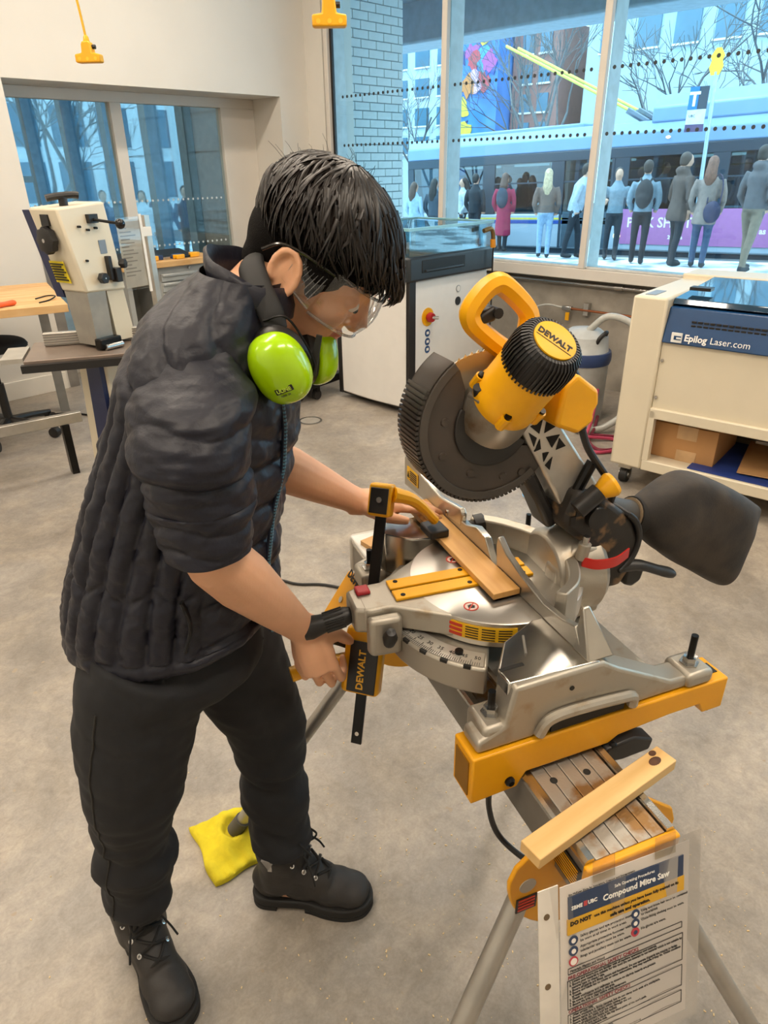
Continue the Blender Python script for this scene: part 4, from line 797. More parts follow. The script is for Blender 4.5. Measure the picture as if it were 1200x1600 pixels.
for (x, y) in ((-.085, -.085), (-.055, .068)):
    s_ = G().lathe([(.013, .9352), (.013, .9357), (.0105, .9357), (.0105, .9352)], (x, y, 0), (0, 0, 1), 24).xf(TT).obj('no_hands_symbol', mat('label_red', 'C23A24', .5), MS)
    G().cyl((x, y, .9351), (x, y, .9354), .0105, n=20).xf(TT).obj('symbol_face', mat('symbol_pale', 'D9C2B8', .5), s_)
    G().prism([(x-.006, y-.004), (x+.004, y-.006), (x+.007, y), (x+.002, y+.006), (x-.005, y+.004)], 'z', .9354, .9356).xf(TT).obj('symbol_hand', INK, s_)
    G().box((x, y, .9357), (.022, .0022, .0005), .8).xf(TT).obj('symbol_bar', MATS['label_red'], s_)
kn = G().lathe([(.0, -.002), (.013, 0), (.017, .012), (.0165, .05), (.021, .075), (.019, .088), (.010, .092), (0, .092)], (-.272, .0, .905), (-1, .05, -.20), 28).xf(TT).obj('mitre_lock_knob', BLK, MS)
g = G(); ax = Vector((-1, .05, -.20)).normalized(); ux, uy, _ = frame(ax)
for k in range(12):
    a = 2*PI*k/12; o = Vector((-.272, 0, .905)); g.tube([o+ax*.015+(ux*math.cos(a)+uy*math.sin(a))*.0165, o+ax*.05+(ux*math.cos(a)+uy*math.sin(a))*.0165], .0024, 6)
g = g.xf(TT); stuff(g.obj('knob_flutes', BLK, kn)); G().lathe([(.016, -.02), (.018, -.006), (.013, 0)], (-.272, 0, .905), (-1, .05, -.2), 20).xf(TT).obj('knob_collar', ALU, kn)
# fences
FA = mat('fence_cast', 'C4BEB3', .3, metal=.9, var=.05, scale=18)
G().prism([(-.004, .936), (.004, .99), (.0, 1.010), (-.03, .991), (-.08, .976), (-.15, .962), (-.20, .965), (-.236, .975), (-.262, .937)], 'x', .031, .043).obj('near_fence', FA, MS, bevel=.002)
G().slab([(.03, -.237, .936), (.03, -.278, .936), (.078, -.278, .936), (.078, -.240, .936)], [(.036, -.238, 1.012), (.036, -.244, 1.012), (.048, -.244, 1.012), (.048, -.238, 1.012)]).obj('fence_post', FA, MS, bevel=.003)
G().prism([(.256, .936), (.256, .975), (.12, .975), (.08, .990), (.045, .985), (.02, .955), (.012, .936)], 'x', .031, .045).obj('far_fence', FA, MS, bevel=.002)
sf = G().prism([(.425, .935), (.425, 1.008), (.345, 1.008), (.330, .995), (.235, .985), (.145, 1.0), (.135, .99), (.14, .962), (.20, .955), (.28, .945)], 'x', .030, .042).obj('sliding_fence', FA, MS, bevel=.003)
lb = G().b2((.0285, .345, .958), (.0305, .405, .99)).obj('warning_label', MATS['label_amber'], sf)
g = G()
for k in range(5): g.b2((.0278, .352, .962+k*.005), (.0287, .388, .9645+k*.005))
g.prism([(.391, .965), (.403, .965), (.397, .98)], 'x', .0278, .0287); stuff(g.obj('label_print', INK, lb))
G().cyl((.028, .20, .965), (.0305, .20, .965), .006, n=12).obj('fence_rivet', STEEL, sf)
fk = knob('fence_knob', (.045, .13, .965), (1, -.2, .1), .020, .03, sf, 5)
# rear bow joining the fences
bo = []
path = bez([(.045, .13), (.09, .085), (.125, .02), (.128, -.06), (.095, -.125), (.05, -.155)], 8)
path = [Vector((p[0], p[1], 0)) for p in [(q.x, q.y) for q in path]]
inn = []; out = []
for i, p in enumerate(path):
    d = (path[min(i+1, len(path)-1)]-path[max(i-1, 0)]).normalized(); n_ = Vector((d.y, -d.x, 0)); inn.append(p+n_*.0); out.append(p-n_*.020)
rings = [[(a.x, a.y, .92), (a.x, a.y, .982), (b.x, b.y, .986), (b.x, b.y, .90)] for a, b in zip(inn, out)]
G().loft(rings).obj('rear_bow', CASTD, MS, bevel=.003)
# rear bevel casting
G().lathe([(0, -.06), (.075, -.058), (.082, -.045), (.082, .03), (.07, .045), (0, .045)], (.175, -.02, .925), (1, -.07, 0), 40).xf(Matrix.Identity(4)).obj('bevel_housing', CASTD, MS, bevel=.004)
G().prism([(.11, .87), (.11, .96), (.15, 1.0), (.20, .99), (.215, .94), (.215, .85), (.15, .84)], 'y', -.075, -.035).obj('pivot_bracket', CASTD, MS, bevel=.008, seg=3)
g = G().cyl((.150, -.085, .985), (.152, -.088, 1.015), .011, n=12); pbt = g.obj('pivot_screw_tower', CASTD, MS); G().cyl((.152, -.088, 1.015), (.1525, -.089, 1.03), .006, n=8).obj('stop_bolt', STEEL, pbt)
# black rear head housing with dust
BDUST = mat('dusty_black', '26221E', .6, var=0, scale=24, col2='7A5E3E', ramp=(.36, .46), bump=.1, detail=8)
G().prism([(.14, 1.11), (.20, 1.085), (.262, 1.035), (.293, .985), (.290, .936), (.262, .888), (.215, .892), (.20, .94), (.165, 1.0), (.125, 1.035), (.118, 1.05)], 'y', -.07, .03).obj('head_pivot_housing', BDUST, MS, bevel=.012, seg=3)
G().prism(arc((.215, .985), .075, -60, 60, 14)+arc((.215, .985), .064, 60, -60, 14), 'y', -.076, .036).obj('housing_rim', BLK, MS, bevel=.003)
g = G().lathe([(.013, 0), (.02, .0), (.02, .012), (.013, .012)], (.178, -.07, 1.055), (0, -1, 0), 24); bs_ = g.obj('pivot_boss', BLK, MS); G().cyl((.178, -.072, 1.055), (.178, -.076, 1.055), .009, n=6).obj('pivot_nut', BLKM, bs_)
for k, (x, z) in enumerate(((.143, 1.07), (.155, 1.083), (.133, 1.055))): G().b2((x-.005, -.0725, z-.008), (x+.005, -.069, z+.008)).obj('housing_slot', INK, MS)
lv = G().tube(bez([(.265, -.06, .930), (.30, -.072, .928), (.34, -.08, .912), (.372, -.085, .900)], 5), [.018, .017, .016, .015, .014, .014, .013, .013, .013, .013, .013, .014, .014, .014, .013, .008], 12, flat=.7).obj('bevel_lever', BLK, MS)
G().prism([(.27, .93), (.315, .918), (.31, .89), (.29, .88), (.27, .89)], 'y', -.07, -.03).obj('bevel_lever_hub', BLK, lv, bevel=.006)
rs = bez([(.146, -.095, .984), (.17, -.105, .978), (.21, -.104, .974), (.250, -.090, .976)], 6)
G().loft([[(p.x, p.y, p.z-.010), (p.x, p.y, p.z+.009), (p.x, p.y+.003, p.z+.009), (p.x, p.y+.003, p.z-.010)] for p in rs]).obj('red_strap', mat('red_tape', 'C22A22', .4), MS)
kb = G().cyl((.128, -.085, 1.083), (.165, -.088, 1.112), .016, n=16).obj('depth_stop', BLK, MS)
G().lathe([(.008, 0), (.012, .004), (.020, .022), (.022, .030), (.019, .036), (.008, .036), (.006, .03), (0, .03)], (.160, -.088, 1.108), (.85, -.12, .5), 20).obj('yellow_knob', YEL, kb)
G().cyl((.150, -.05, 1.10), (.175, -.05, 1.15), .010, n=10).obj('arm_spring_rod', BLKM, MS)
# arm
AR = mat('arm_cast', 'CDC7BC', .4, metal=.6, var=.05, scale=40)
G().prism([(.03, 1.232), (.075, 1.245), (.108, 1.225), (.21, 1.088), (.19, 1.055), (.135, 1.058), (.08, 1.15)], 'y', -.042, .02).obj('arm', AR, MS, bevel=.006)
G().prism([(.02, 1.20), (.06, 1.17), (.09, 1.12), (.14, 1.03), (.115, 1.02), (.085, 1.08), (.04, 1.15)], 'y', -.03, .025).obj('arm_guard_link', BLK, MS, bevel=.008)
def tri(pts): G().prism(pts, 'y', -.0435, -.040).obj('arm_cutout', mat('cutout_black', '14120F', .8), MS)
for tr_ in ([(.050, 1.228), (.072, 1.236), (.068, 1.213)], [(.080, 1.234), (.100, 1.222), (.078, 1.213)], [(.048, 1.218), (.064, 1.207), (.060, 1.192)], [(.070, 1.204), (.074, 1.186), (.062, 1.183)], [(.082, 1.205), (.108, 1.206), (.095, 1.185)], [(.078, 1.178), (.090, 1.178), (.082, 1.162)], [(.108, 1.200), (.122, 1.184), (.104, 1.180)], [(.085, 1.155), (.098, 1.168), (.095, 1.145)]): tri(tr_)
# blade and guards
GC = (-.014, 1.238)
bl_ = G().lathe([(.008, -.001), (.108, -.001), (.108, .001), (.008, .001)], (GC[0], .0, GC[1]), (0, 1, 0), 80).obj('blade', mat('blade_steel', 'B5AC9C', .35, metal=.9, var=.05), MS)
g = G()
for k in range(60):
    a = 2*PI*k/60; c, s_ = math.cos(a), math.sin(a); c2, s2 = math.cos(a+.06), math.sin(a+.06)
    g.add([(GC[0]+.107*c, -.0013, GC[1]+.107*s_), (GC[0]+.112*c, 0, GC[1]+.112*s_), (GC[0]+.107*c2, -.0013, GC[1]+.107*s2), (GC[0]+.107*c, .0013, GC[1]+.107*s_), (GC[0]+.107*c2, .0013, GC[1]+.107*s2)], [(0, 1, 2), (3, 4, 1), (0, 3, 1), (2, 1, 4), (0, 2, 4, 3)])
stuff(g.obj('blade_teeth', STEEL, bl_))
GB = mat('guard_black', '35302C', .38, var=0, scale=10, col2='4A4038', ramp=(.35, .7))
A0, A1 = 124, 322
outer = arc(GC, .128, A0, A1, 60)
face_poly = outer+[(GC[0]+.120, GC[1]-.055)]+arc(GC, .062, 318, 150, 24)+[(GC[0]-.050, GC[1]+.062), (GC[0]-.060, GC[1]+.092)]
lg_ = G().prism(face_poly, 'y', -.034, -.030).obj('lower_guard', GB, MS, bevel=.001)
g = G(); g.prism(arc(GC, .128, A0, A1, 60)+arc(GC, .1245, A1, A0, 60), 'y', -.034, .034); g.obj('guard_rim', GB, lg_)
G().prism(face_poly, 'y', .030, .034).obj('guard_far_plate', GB, lg_)
G().prism(arc(GC, .1265, A0, A1-10, 60)+arc(GC, .113, A1-10, A0, 60), 'y', -.038, -.034).obj('guard_lip', mat('guard_lip', '4A443E', .35), lg_, bevel=.001)
me = None
for k in range(46):
    a = math.radians(150+k*(A1-12-150)/45); d = Vector((math.cos(a), 0, math.sin(a)))
    if me is None:
        me = G().box((0, 0, 0), (.008, .070, .0050)).mesh('guard_rib', 0); me.materials.append(GB)
    o = link('guard_rib', me, lg_); o.location = Vector((GC[0], 0, GC[1]))+d*.1285; o.rotation_euler = (0, -a, 0)
for (r, a) in ((.085, 170), (.095, 205), (.085, 245), (.096, 285), (.108, 303)):
    p = (GC[0]+r*math.cos(math.radians(a)), GC[1]+r*math.sin(math.radians(a))); G().lathe([(.007, .0), (.006, .003), (.0, .003)], (p[0], -.034, p[1]), (0, -1, 0), 14).obj('guard_stud', GB, lg_)
G().prism(arc(GC, .068, 150, 330, 30)+arc(GC, .034, 330, 150, 30), 'y', -.040, -.034).obj('guard_hub_ring', mat('hub_black', '262320', .5), lg_, bevel=.002)
# upper guard and gear case
MA = Vector((.020, -.105, .125)).normalized(); MB_ = Vector((-.012, -.035, 1.258))
GCM = mat('gear_case', '8E867A', .45, metal=.6, var=0, scale=18, col2='6E5A42', ramp=(.33, .5))
G().lathe([(.054, -.01), (.056, .01), (.054, .03), (.050, .05)], MB_-MA*.012, MA, 40).obj('gear_case', GCM, MS)
G().prism(arc(GC, .070, 20, 120, 14)+arc(GC, .03, 120, 20, 14), 'y', -.034, -.02).obj('upper_guard', GCM, MS, bevel=.003)
G().prism([(-.045, 1.265), (-.062, 1.29), (-.035, 1.315), (-.01, 1.30)], 'y', -.07, -.03).obj('guard_screw_block', GCM, MS, bevel=.004); G().cyl((-.05, -.05, 1.29), (-.057, -.06, 1.31), .008, n=12).obj('guard_screw', BLK, MS)
mo = G().lathe([(.050, .024), (.0525, .030), (.053, .048), (.051, .052), (.0495, .118), (.047, .125)], MB_, MA, 48).obj('motor_housing', YEL, MS)
for a in (.4, 2.4, 4.0, 5.3):
    x_, y_, _ = frame(MA); dd = x_*math.cos(a)+y_*math.sin(a); G().cyl(MB_+MA*.032+dd*.053, MB_+MA*.056+dd*.053, .008, n=10).obj('motor_screw_lug', YEL, mo); G().cyl(MB_+MA*.056+dd*.053, MB_+MA*.060+dd*.053, .0055, n=10).obj('motor_screw', BLKM, mo)
cp_ = G().lathe([(.0475, .108), (.049, .112), (.049, .145), (.045, .163), (.038, .170), (.032, .171), (0, .171)], MB_, MA, 64).obj('motor_cap', BLK, MS)
x_, y_, _ = frame(MA)
me = None
for k in range(48):
    a = 2*PI*k/48; dd = x_*math.cos(a)+y_*math.sin(a); q0 = MB_+MA*.116+dd*.0495; q1 = MB_+MA*.146+dd*.0497; q2 = MB_+MA*.164+dd*.0452; q3 = MB_+MA*.1712+dd*.037
    tn = MA.cross(dd)*.0013
    G().loft([[q-tn+dd*.002, q+tn+dd*.002, q+tn-dd*.003, q-tn-dd*.003] for q in (q0, q1, q2, q3)]).obj('vent_fin', BLK, cp_, smooth=0)
lbm = G().lathe([(.032, .1705), (.032, .1735), (.030, .174), (0, .174)], MB_, MA, 48).obj('motor_badge', mat('badge_yellow', 'F2B70E', .45), cp_)
fm = face(MB_+MA*.1742, MA, (.685, -.533, -.5)); text('DEWALT', .0150, INK, lbm, fm @ Matrix.Translation((-.0282, -.005, 0)), bold=.0006, sx=.88)
G().b2((-.028, -.0, 0), (.028, .0012, .0003)).xf(fm @ Matrix.Translation((0, -.0105, 0))).obj('badge_line', INK, lbm)
yb = G().prism([(.078, 1.302), (.10, 1.318), (.122, 1.302), (.142, 1.288), (.146, 1.264), (.138, 1.252), (.140, 1.236), (.112, 1.219), (.068, 1.238)], 'y', -.085, -.02).obj('switch_housing', YEL, MS, bevel=.007, seg=3)
G().cyl((.135, -.055, 1.228), (.14, -.055, 1.215), .009, n=12).obj('cord_grommet', BLK, yb)
G().tube(bez([(.138, -.055, 1.222), (.155, -.06, 1.18), (.19, -.068, 1.13), (.21, -.07, 1.10), (.225, -.05, 1.06)], 6), .0062, 10).obj('head_cord', BLK, MS)
G().tube(bez([(.20, -.06, .90), (.19, -.07, .86), (.17, -.06, .82)], 5), .006, 8).obj('tail_cord', BLK, MS)
G().prism([(.095, 1.335), (.13, 1.325), (.152, 1.29), (.14, 1.285), (.12, 1.31), (.09, 1.318)], 'y', -.03, .02).obj('lift_handle', mat('dark_blue_grey', '2A3442', .4), MS, bevel=.006)
# D handle
hp = [(.0+(x-.005)*.86+.006, y, 1.392+(z-1.392)*.88-.003) for (x, y, z) in [(.045, .0, 1.328), (.010, .0, 1.347), (-.028, .0, 1.375), (-.050, .0, 1.396), (-.052, .0, 1.415), (-.030, .0, 1.442), (-.010, .0, 1.454), (.008, .0, 1.452), (.040, .0, 1.428), (.064, .0, 1.402), (.066, .0, 1.375), (.060, 0, 1.345)]]
G().tube(bez(hp, 4), [.0165]*(len(hp)*4-3), 8, hint=(0, 1, 0), flat=1.05).obj('handle', YEL, MS)
tg_ = G().prism([(-.030, 1.388), (-.034, 1.402), (-.010, 1.415), (.000, 1.405), (-.008, 1.392)], 'y', -.014, .014).obj('trigger', BLK, MS, bevel=.004); G().cyl((-.005, -.018, 1.404), (-.005, .018, 1.404), .008, n=12).obj('lock_off_button', BLK, tg_)
G().tube(bez([(.02, -.03, 1.325), (.05, -.02, 1.345), (.085, -.01, 1.33)], 4), .018, 10).obj('handle_root', YEL, MS)
# dust nozzle
nzl = G().tube([(.255, .0, 1.02), (.29, .0, 1.005), (.325, .0, .995)], [.030, .030, .029], 20).obj('dust_nozzle', mat('nozzle_grey', '45403B', .5), MS)
G().tube([(.318, 0, .998), (.330, 0, .994)], [.033, .033], 20).obj('nozzle_band', mat('band_tan', '7C6A52', .6), nzl)
# dust bag
DB = thing('dust_bag', 'black fabric dust bag on the rear nozzle of the mitre saw', 'dust bag', M=SAWM)
secs = [(.328, .966, 1.028, .030), (.345, .955, 1.034, .034), (.38, .918, 1.045, .045), (.42, .893, 1.056, .052), (.457, .868, 1.060, .056), (.52, .832, 1.024, .060), (.58, .795, .985, .058), (.612, .776, .964, .046), (.632, .800, .950, .028), (.640, .83, .93, .010)]
rings = []
for (x, z0, z1, b) in secs:
    ring = []
    for i in range(40):
        t_ = 2*PI*i/40; ca, sa = math.cos(t_), math.sin(t_); e = .55 if z1-z0 > .1 else 1; sk = (x-.328)*.10
        p = Vector((x+sk*ca, b*math.copysign(abs(sa)**e, sa), (z0+z1)/2+(z1-z0)/2*math.copysign(abs(ca)**e, ca)))
        p += Vector((.003, 0, .006))*noise.noise(p*18)+Vector((0, .012, 0))*noise.noise(p*16+Vector((3, 1, 2)))*min(1, b/.04); ring.append(p)
    rings.append(ring)
BAG = mat('bag_fabric', '26221F', .75, var=0, scale=12, col2='3C342C', ramp=(.4, .6), bump=.12, bscale=300)
G().loft(rings).obj('pouch', BAG, DB, subd=2)
G().tube([(.322, 0, .997), (.345, 0, .990)], [.036, .037], 20).obj('elastic_cuff', mat('cuff_black', '1C1917', .8), DB)
# ---- board on the table, scraps
bd = G().b2((-.022, -.085, .9415), (.030, .30, .953)).obj('board', mat('maple_board', 'D9A865', .5, var=0, scale=3, col2='C08C4A', stretch=(14, 1.2, 4), detail=6), bevel=.001); bd.matrix_world = SAWM; tag(bd, 'thin light wooden board clamped against the saw fence', 'board')
sp = G().b2((-.147, -.018, 0), (.147, .018, .02)).obj('offcut_strip', mat('pine_strip', 'E0BC80', .6, var=0, scale=3, col2='CFA565', stretch=(1, 10, 3), detail=6), bevel=.0015); tag(sp, 'pale wooden offcut strip lying across the stand beam', 'wood strip')
sp.matrix_world = SAWM @ Matrix.Translation((-.002, -.387, .7645)) @ Matrix.Rotation(math.radians(13), 4, 'Z')
kt = G().ell((.118, .0, .0202), (.012, .007, .0006)).obj('knot', mat('dark_knot', '5A3A24', .8, var=.2, scale=60), sp); G().ell((.128, .012, .0202), (.007, .005, .0006)).obj('knot', MATS['dark_knot'], sp)
pw = G().b2((-.03, -.02, 0), (.03, .02, .012)).obj('offcut_block', mat('block_tan', 'C79A62', .6)); pw.matrix_world = SAWM @ Matrix.Translation((-.035, .455, .7725)) @ Matrix.Rotation(.3, 4, 'Z'); tag(pw, 'small wooden offcut on the pale far end of the stand', 'offcut')
# ---- bar clamp
CLT, CLB = Vector((-.128, .155, 1.045)), Vector((-.245, .015, .605))
cd_ = (CLB-CLT).normalized()
CL = thing('bar_clamp', 'yellow and black bar clamp holding the board to the saw table', 'clamp', M=SAWM)
side = Vector((.75, -.62, 0)); side = (side-cd_*side.dot(cd_)).normalized(); nrm = cd_.cross(side).normalized()
def cp3(t, a=0, b=0): return CLT+cd_*t+side*a+nrm*b
def cbox(t0, t1, a0, a1, b0, b1): 
    q = [cp3(t, a, b) for t in (t0, t1) for a, b in ((a0, b0), (a1, b0), (a1, b1), (a0, b1))]; return q[:4], q[4:]
LBAR = (CLB-CLT).length
G().slab(*cbox(-.005, LBAR, -.0105, .0105, -.003, .003)).obj('bar', BLKM, CL, bevel=.001)
G().cyl(cp3(LBAR-.02, 0, -.0034), cp3(LBAR-.02, 0, .0034), .004, n=12).obj('bar_hole', mat('hole_pale', 'C9C0B2', .6), CL)
hd = G().slab(*cbox(-.03, .032, -.024, .020, -.018, .018)).obj('fixed_head', YEL, CL, bevel=.006, seg=3)
sgn = -1 if (SAWM.to_3x3() @ nrm).dot(FWD) > 0 else 1
G().slab(*cbox(-.022, .026, -.019, .016, sgn*.0185, sgn*.021)).obj('head_plate', BLK, hd, bevel=.002); G().cyl(cp3(.0, 0, sgn*.02), cp3(.0, 0, sgn*.0245), .0055, n=12).obj('head_rivet', STEEL, hd)
JP = Vector((-.022, .150, .966))
q0 = cp3(-.012, .018); mid = (q0+JP)/2+Vector((0, 0, .022))
G().tube(bez([q0, mid, JP+Vector((0, 0, .016))], 6), [.018, .018, .017, .016, .016, .015, .015, .014, .014, .013, .013, .012, .012], 10, flat=.8).obj('jaw_arm', YEL, CL)
G().b2((JP.x-.020, JP.y-.026, .9535), (JP.x+.020, JP.y+.026, .970)).obj('jaw_pad', BLK, CL, bevel=.003)
tb0, tb1 = .275, .375
by = G().slab(*cbox(tb0-.03, tb1, -.040, .036, -.017, .017)).obj('clamp_body', YEL, CL, bevel=.010, seg=3)
bp_ = G().slab(*cbox(tb0-.005, tb1-.006, -.026, .030, sgn*.0172, sgn*.020)).obj('body_plate', BLK, by, bevel=.003)
nb_ = nrm*sgn
text('DEWALT', .019, mat('logo_yellow', 'F0B52A', .5), bp_, face(cp3(tb1-.012, .006, sgn*.0203), nb_, -cd_), bold=.0005)
hb_ = cp3(.315, -.035); HE = Vector((-.345, .085, .752))
hd2 = G().tube(bez([hb_+Vector((.01, 0, .0)), (hb_+HE)/2+Vector((0, 0, .004)), HE], 6), [.017]*13, 12, flat=.75).obj('grip', YEL, CL)
G().tube(bez([cp3(.285, -.030), cp3(.285, -.055)+Vector((0, 0, .004)), cp3(.28, -.085)], 5), [.011]*11, 10).obj('trigger', BLK, CL)
lj = cp3(.245, .0); G().slab(*cbox(.225, .25, -.02, .05, -.014, .014)).obj('sliding_jaw', BLK, CL, bevel=.004)
# ------------------------------------------------------------------ the person at the saw (frame: x to the right of the view, y away, z up)
PM = Matrix((RH, FH, UP)).transposed().to_4x4()
PE = thing('person', 'person in dark puffer jacket and black trousers leaning over the mitre saw', 'person', M=PM)
SKIN = mat('skin', 'E2AB86', .5, var=.05, scale=14, bump=.05, bscale=260, sss=.12)
V = Vector
# head frame
yaw_h, pit = math.radians(-6), math.radians(42)
HF = V((math.cos(pit)*math.cos(yaw_h), math.cos(pit)*math.sin(yaw_h), -math.sin(pit))); HL = V((-math.sin(yaw_h), math.cos(yaw_h), 0)); HU = HF.cross(HL)
HC = V((-.095, 1.075, 1.474)); HM = Matrix((HF, HL, HU)).transposed().to_4x4(); HM.translation = HC
HR = HM.to_3x3()
def h(x, y, z): return HM @ V((x, y, z))
g = G()
def he(c, r, rot=None): g.ell(h(*c), r, HR @ (rot or Matrix.Identity(3)), 20, 14)
he((-.012, 0, .040), (.098, .076, .082)); he((.012, 0, .0), (.080, .068, .10)); he((.035, 0, -.055), (.056, .050, .055)); he((.062, 0, -.088), (.026, .026, .024))   # skull, face, jaw, chin
he((.045, .034, -.030), (.040, .028, .032)); he((.045, -.034, -.030), (.040, .028, .032))        # cheeks
he((.070, 0, .026), (.022, .056, .016))                                                     # brow
g.tube([h(.086, 0, .012), h(.096, 0, -.008), h(.108, 0, -.028)], [.010, .011, .0135], 10); he((.098, .011, -.032), (.012, .009, .009)); he((.098, -.011, -.032), (.012, .009, .009))
he((.085, 0, -.057), (.013, .022, .0055)); he((.083, 0, -.068), (.012, .019, .006))           # lips
for s in (-1, 1):
    he((.073, .032*s, .000), (.014, .017, .012))
    ec = V((-.020, .073*s, -.022))                                              # ear
    path = [ec+V((math.cos(a)*.021-.006*math.sin(a), .012*s, math.sin(a)*.031)) for a in [math.radians(x) for x in range(-60, 221, 28)]]
    g.tube([HM @ p for p in path], [.0055]*len(path), 8); he(tuple(ec+V((0, .005*s, -.001))), (.022, .0065, .031)); he(tuple(ec+V((.004, .007*s, -.027))), (.011, .006, .011)); he(tuple(ec+V((.018, .004*s, -.004))), (.006, .005, .010))
NB = V((-.205, 1.02, 1.40))
g.tube([NB, NB*.5+h(-.03, 0, -.06)*.5, h(-.025, 0, -.04), h(-.01, 0, .0)], [.064, .058, .057, .055], 20)
# trunk inside the clothes
SP = [(-.38, 1.0, .86), (-.368, 1.0, .98), (-.348, 1.0, 1.07), (-.30, 1.0, 1.22), (-.268, 1.0, 1.32), (-.215, 1.01, 1.40)]
g.tube([V(p) for p in SP], [.125, .125, .12, .118, .10, .07], 20)
g.tube([V((-.250, .88, 1.315)), V((-.245, 1.12, 1.315))], [.05, .05], 14)
SR, ER, WR = V((-.247, .830, 1.340)), V((-.246, .832, 1.118)), V((-.143, .982, .872))
SL, EL, WL_ = V((-.225, 1.15, 1.330)), V((-.235, 1.20, 1.115)), V((-.052, 1.255, .990))
def limb(S, E, W):
    d = (W-E)
    g.tube([S, S*.5+E*.5, E-(E-S)*.06, E+d*.06, E+d*.28, E+d*.6, E+d*.88, W], [.034, .046, .044, .045, .047, .038, .029, .0275], 18)
limb(SR, ER, WR); limb(SL, EL, WL_)
def hand(W, d, n, s, curls, spread=.0, thumb=(.6, .5), scale=1.0, fw=1.0):
    """d wrist->knuckles, n palm side, s thumb side"""
    d = d.normalized(); n = (n-d*n.dot(d)).normalized(); s = d.cross(n)*(1 if d.cross(n).dot(s) > 0 else -1); k = scale
    g.tube([W-d*.02, W+d*.015*k, W+d*.045*k, W+d*.082*k], [.027*k, .028*k, .031*k, .030*k], 16, flat=1)
    for off in (-.024, -.008, .010, .027): g.tube([W+d*.01*k+s*off*.7*k, W+d*.05*k+s*off*k, W+d*.086*k+s*off*k-n*.002], [.013*k, .0135*k, .0112*k], 10)
    for j, (off, L) in enumerate(((.0315, (.040, .025, .020)), (.0105, (.044, .028, .021)), (-.0105, (.041, .026, .020)), (-.0315, (.032, .020, .018)))):
        p = W+d*(.084, .089, .085, .076)[j]*k+s*off*k; dd = (d+s*spread*off*20).normalized(); pts = [p-dd*.012, p]; 
        for b, l in zip(curls[j], L):
            R = Matrix.Rotation(b, 3, d.cross(n)); dd = R @ dd; pts.append(pts[-1]+dd*l*k*fw)
        mids = []
        for a, b2 in zip(pts, pts[1:]): mids += [a, a*.5+b2*.5]
        mids.append(pts[-1]); rr = [.0092, .0090, .0086, .0082, .0084, .0078, .0080, .0074, .0062]
        g.tube(mids, [r*k*(.92 if j == 3 else 1) for r in rr[:len(mids)]], 10); g.ell(pts[-1], .0068*k)
    tb = W+d*.022*k+s*.024*k+n*.006; td = (d*thumb[0]+s*.75+n*thumb[1]).normalized(); t2 = (d*1.0+s*.2+n*thumb[1]).normalized()
    g.tube([W+d*.01*k+s*.012, tb, tb+td*.034*k, tb+td*.034*k+t2*.030*k, tb+td*.034*k+t2*.052*k], [.016*k, .0165*k, .0125*k, .0108*k, .0075*k], 10)
hand(WR, V((.22, -.02, -1)), V((.10, 1, .05)), V((1, 0, .2)), [(.35, 1.25, .9), (.30, 1.25, 1.0), (.28, 1.25, 1.0), (.30, 1.2, .9)], thumb=(.5, .75), scale=1.03)
hand(WL_, V((1, .16, -.10)), V((0, 0, -1)), V((0, -1, 0)), [(.1, .22, .15), (.1, .22, .15), (.1, .25, .2), (.15, .3, .2)], thumb=(.7, .1))
# legs down to the ankles, feet inside the boots
LR = [V((-.385, .925, .88)), V((-.43, .91, .78)), V((-.47, .905, .60)), V((-.485, .912, .53)), V((-.512, .93, .40)), V((-.545, .945, .20)), V((-.555, .95, .09))]
LL = [V((-.355, 1.06, .88)), V((-.315, 1.085, .76)), V((-.275, 1.105, .60)), V((-.262, 1.115, .52)), V((-.262, 1.115, .38)), V((-.255, 1.09, .18)), V((-.25, 1.08, .09))]
for LG in (LR, LL): g.tube(LG, [.085, .08, .062, .055, .055, .042, .042], 16)
for A, d in ((LR[-1], V((.6, -.8, 0))), (LL[-1], V((.993, -.12, 0)))): g.tube([A-d*.04-V((0, 0, .035)), A+d*.06-V((0, 0, .04)), A+d*.14-V((0, 0, .055))], [.034, .036, .026], 12)
bme = fuse(g, .0036, 2, .5, 'body'); bme.materials.append(SKIN); bme.materials.append(mat('lips', 'BE7466', .45, var=.05))
HI = HM.inverted()
for p in bme.polygons:
    if p.center.z > 1.3:
        c = HI @ p.center
        if c.x > .080 and -.076 < c.z < -.050 and abs(c.y) < .024: p.material_index = 1
link('body', bme, PE)
# ---- eyes and brows
for s in (-1, 1):
    e = G().ell(h(.079, .032*s, -.003), .0105).obj('eye', mat('eye_white', 'E6DED6', .2), PE); G().ell(h(.0875, .032*s, -.006), (.004, .005, .005), HR).obj('iris', mat('iris_dark', '1E1410', .15), e)
    me = fuse(G().tube([h(.091, .014*s, .026), h(.091, .03*s, .031), h(.080, .052*s, .026)], [.0035, .0045, .002], 8, flat=.6), .002, 0); me.materials.append(mat('brow_hair', '17110E', .7)); link('eyebrow', me, PE)
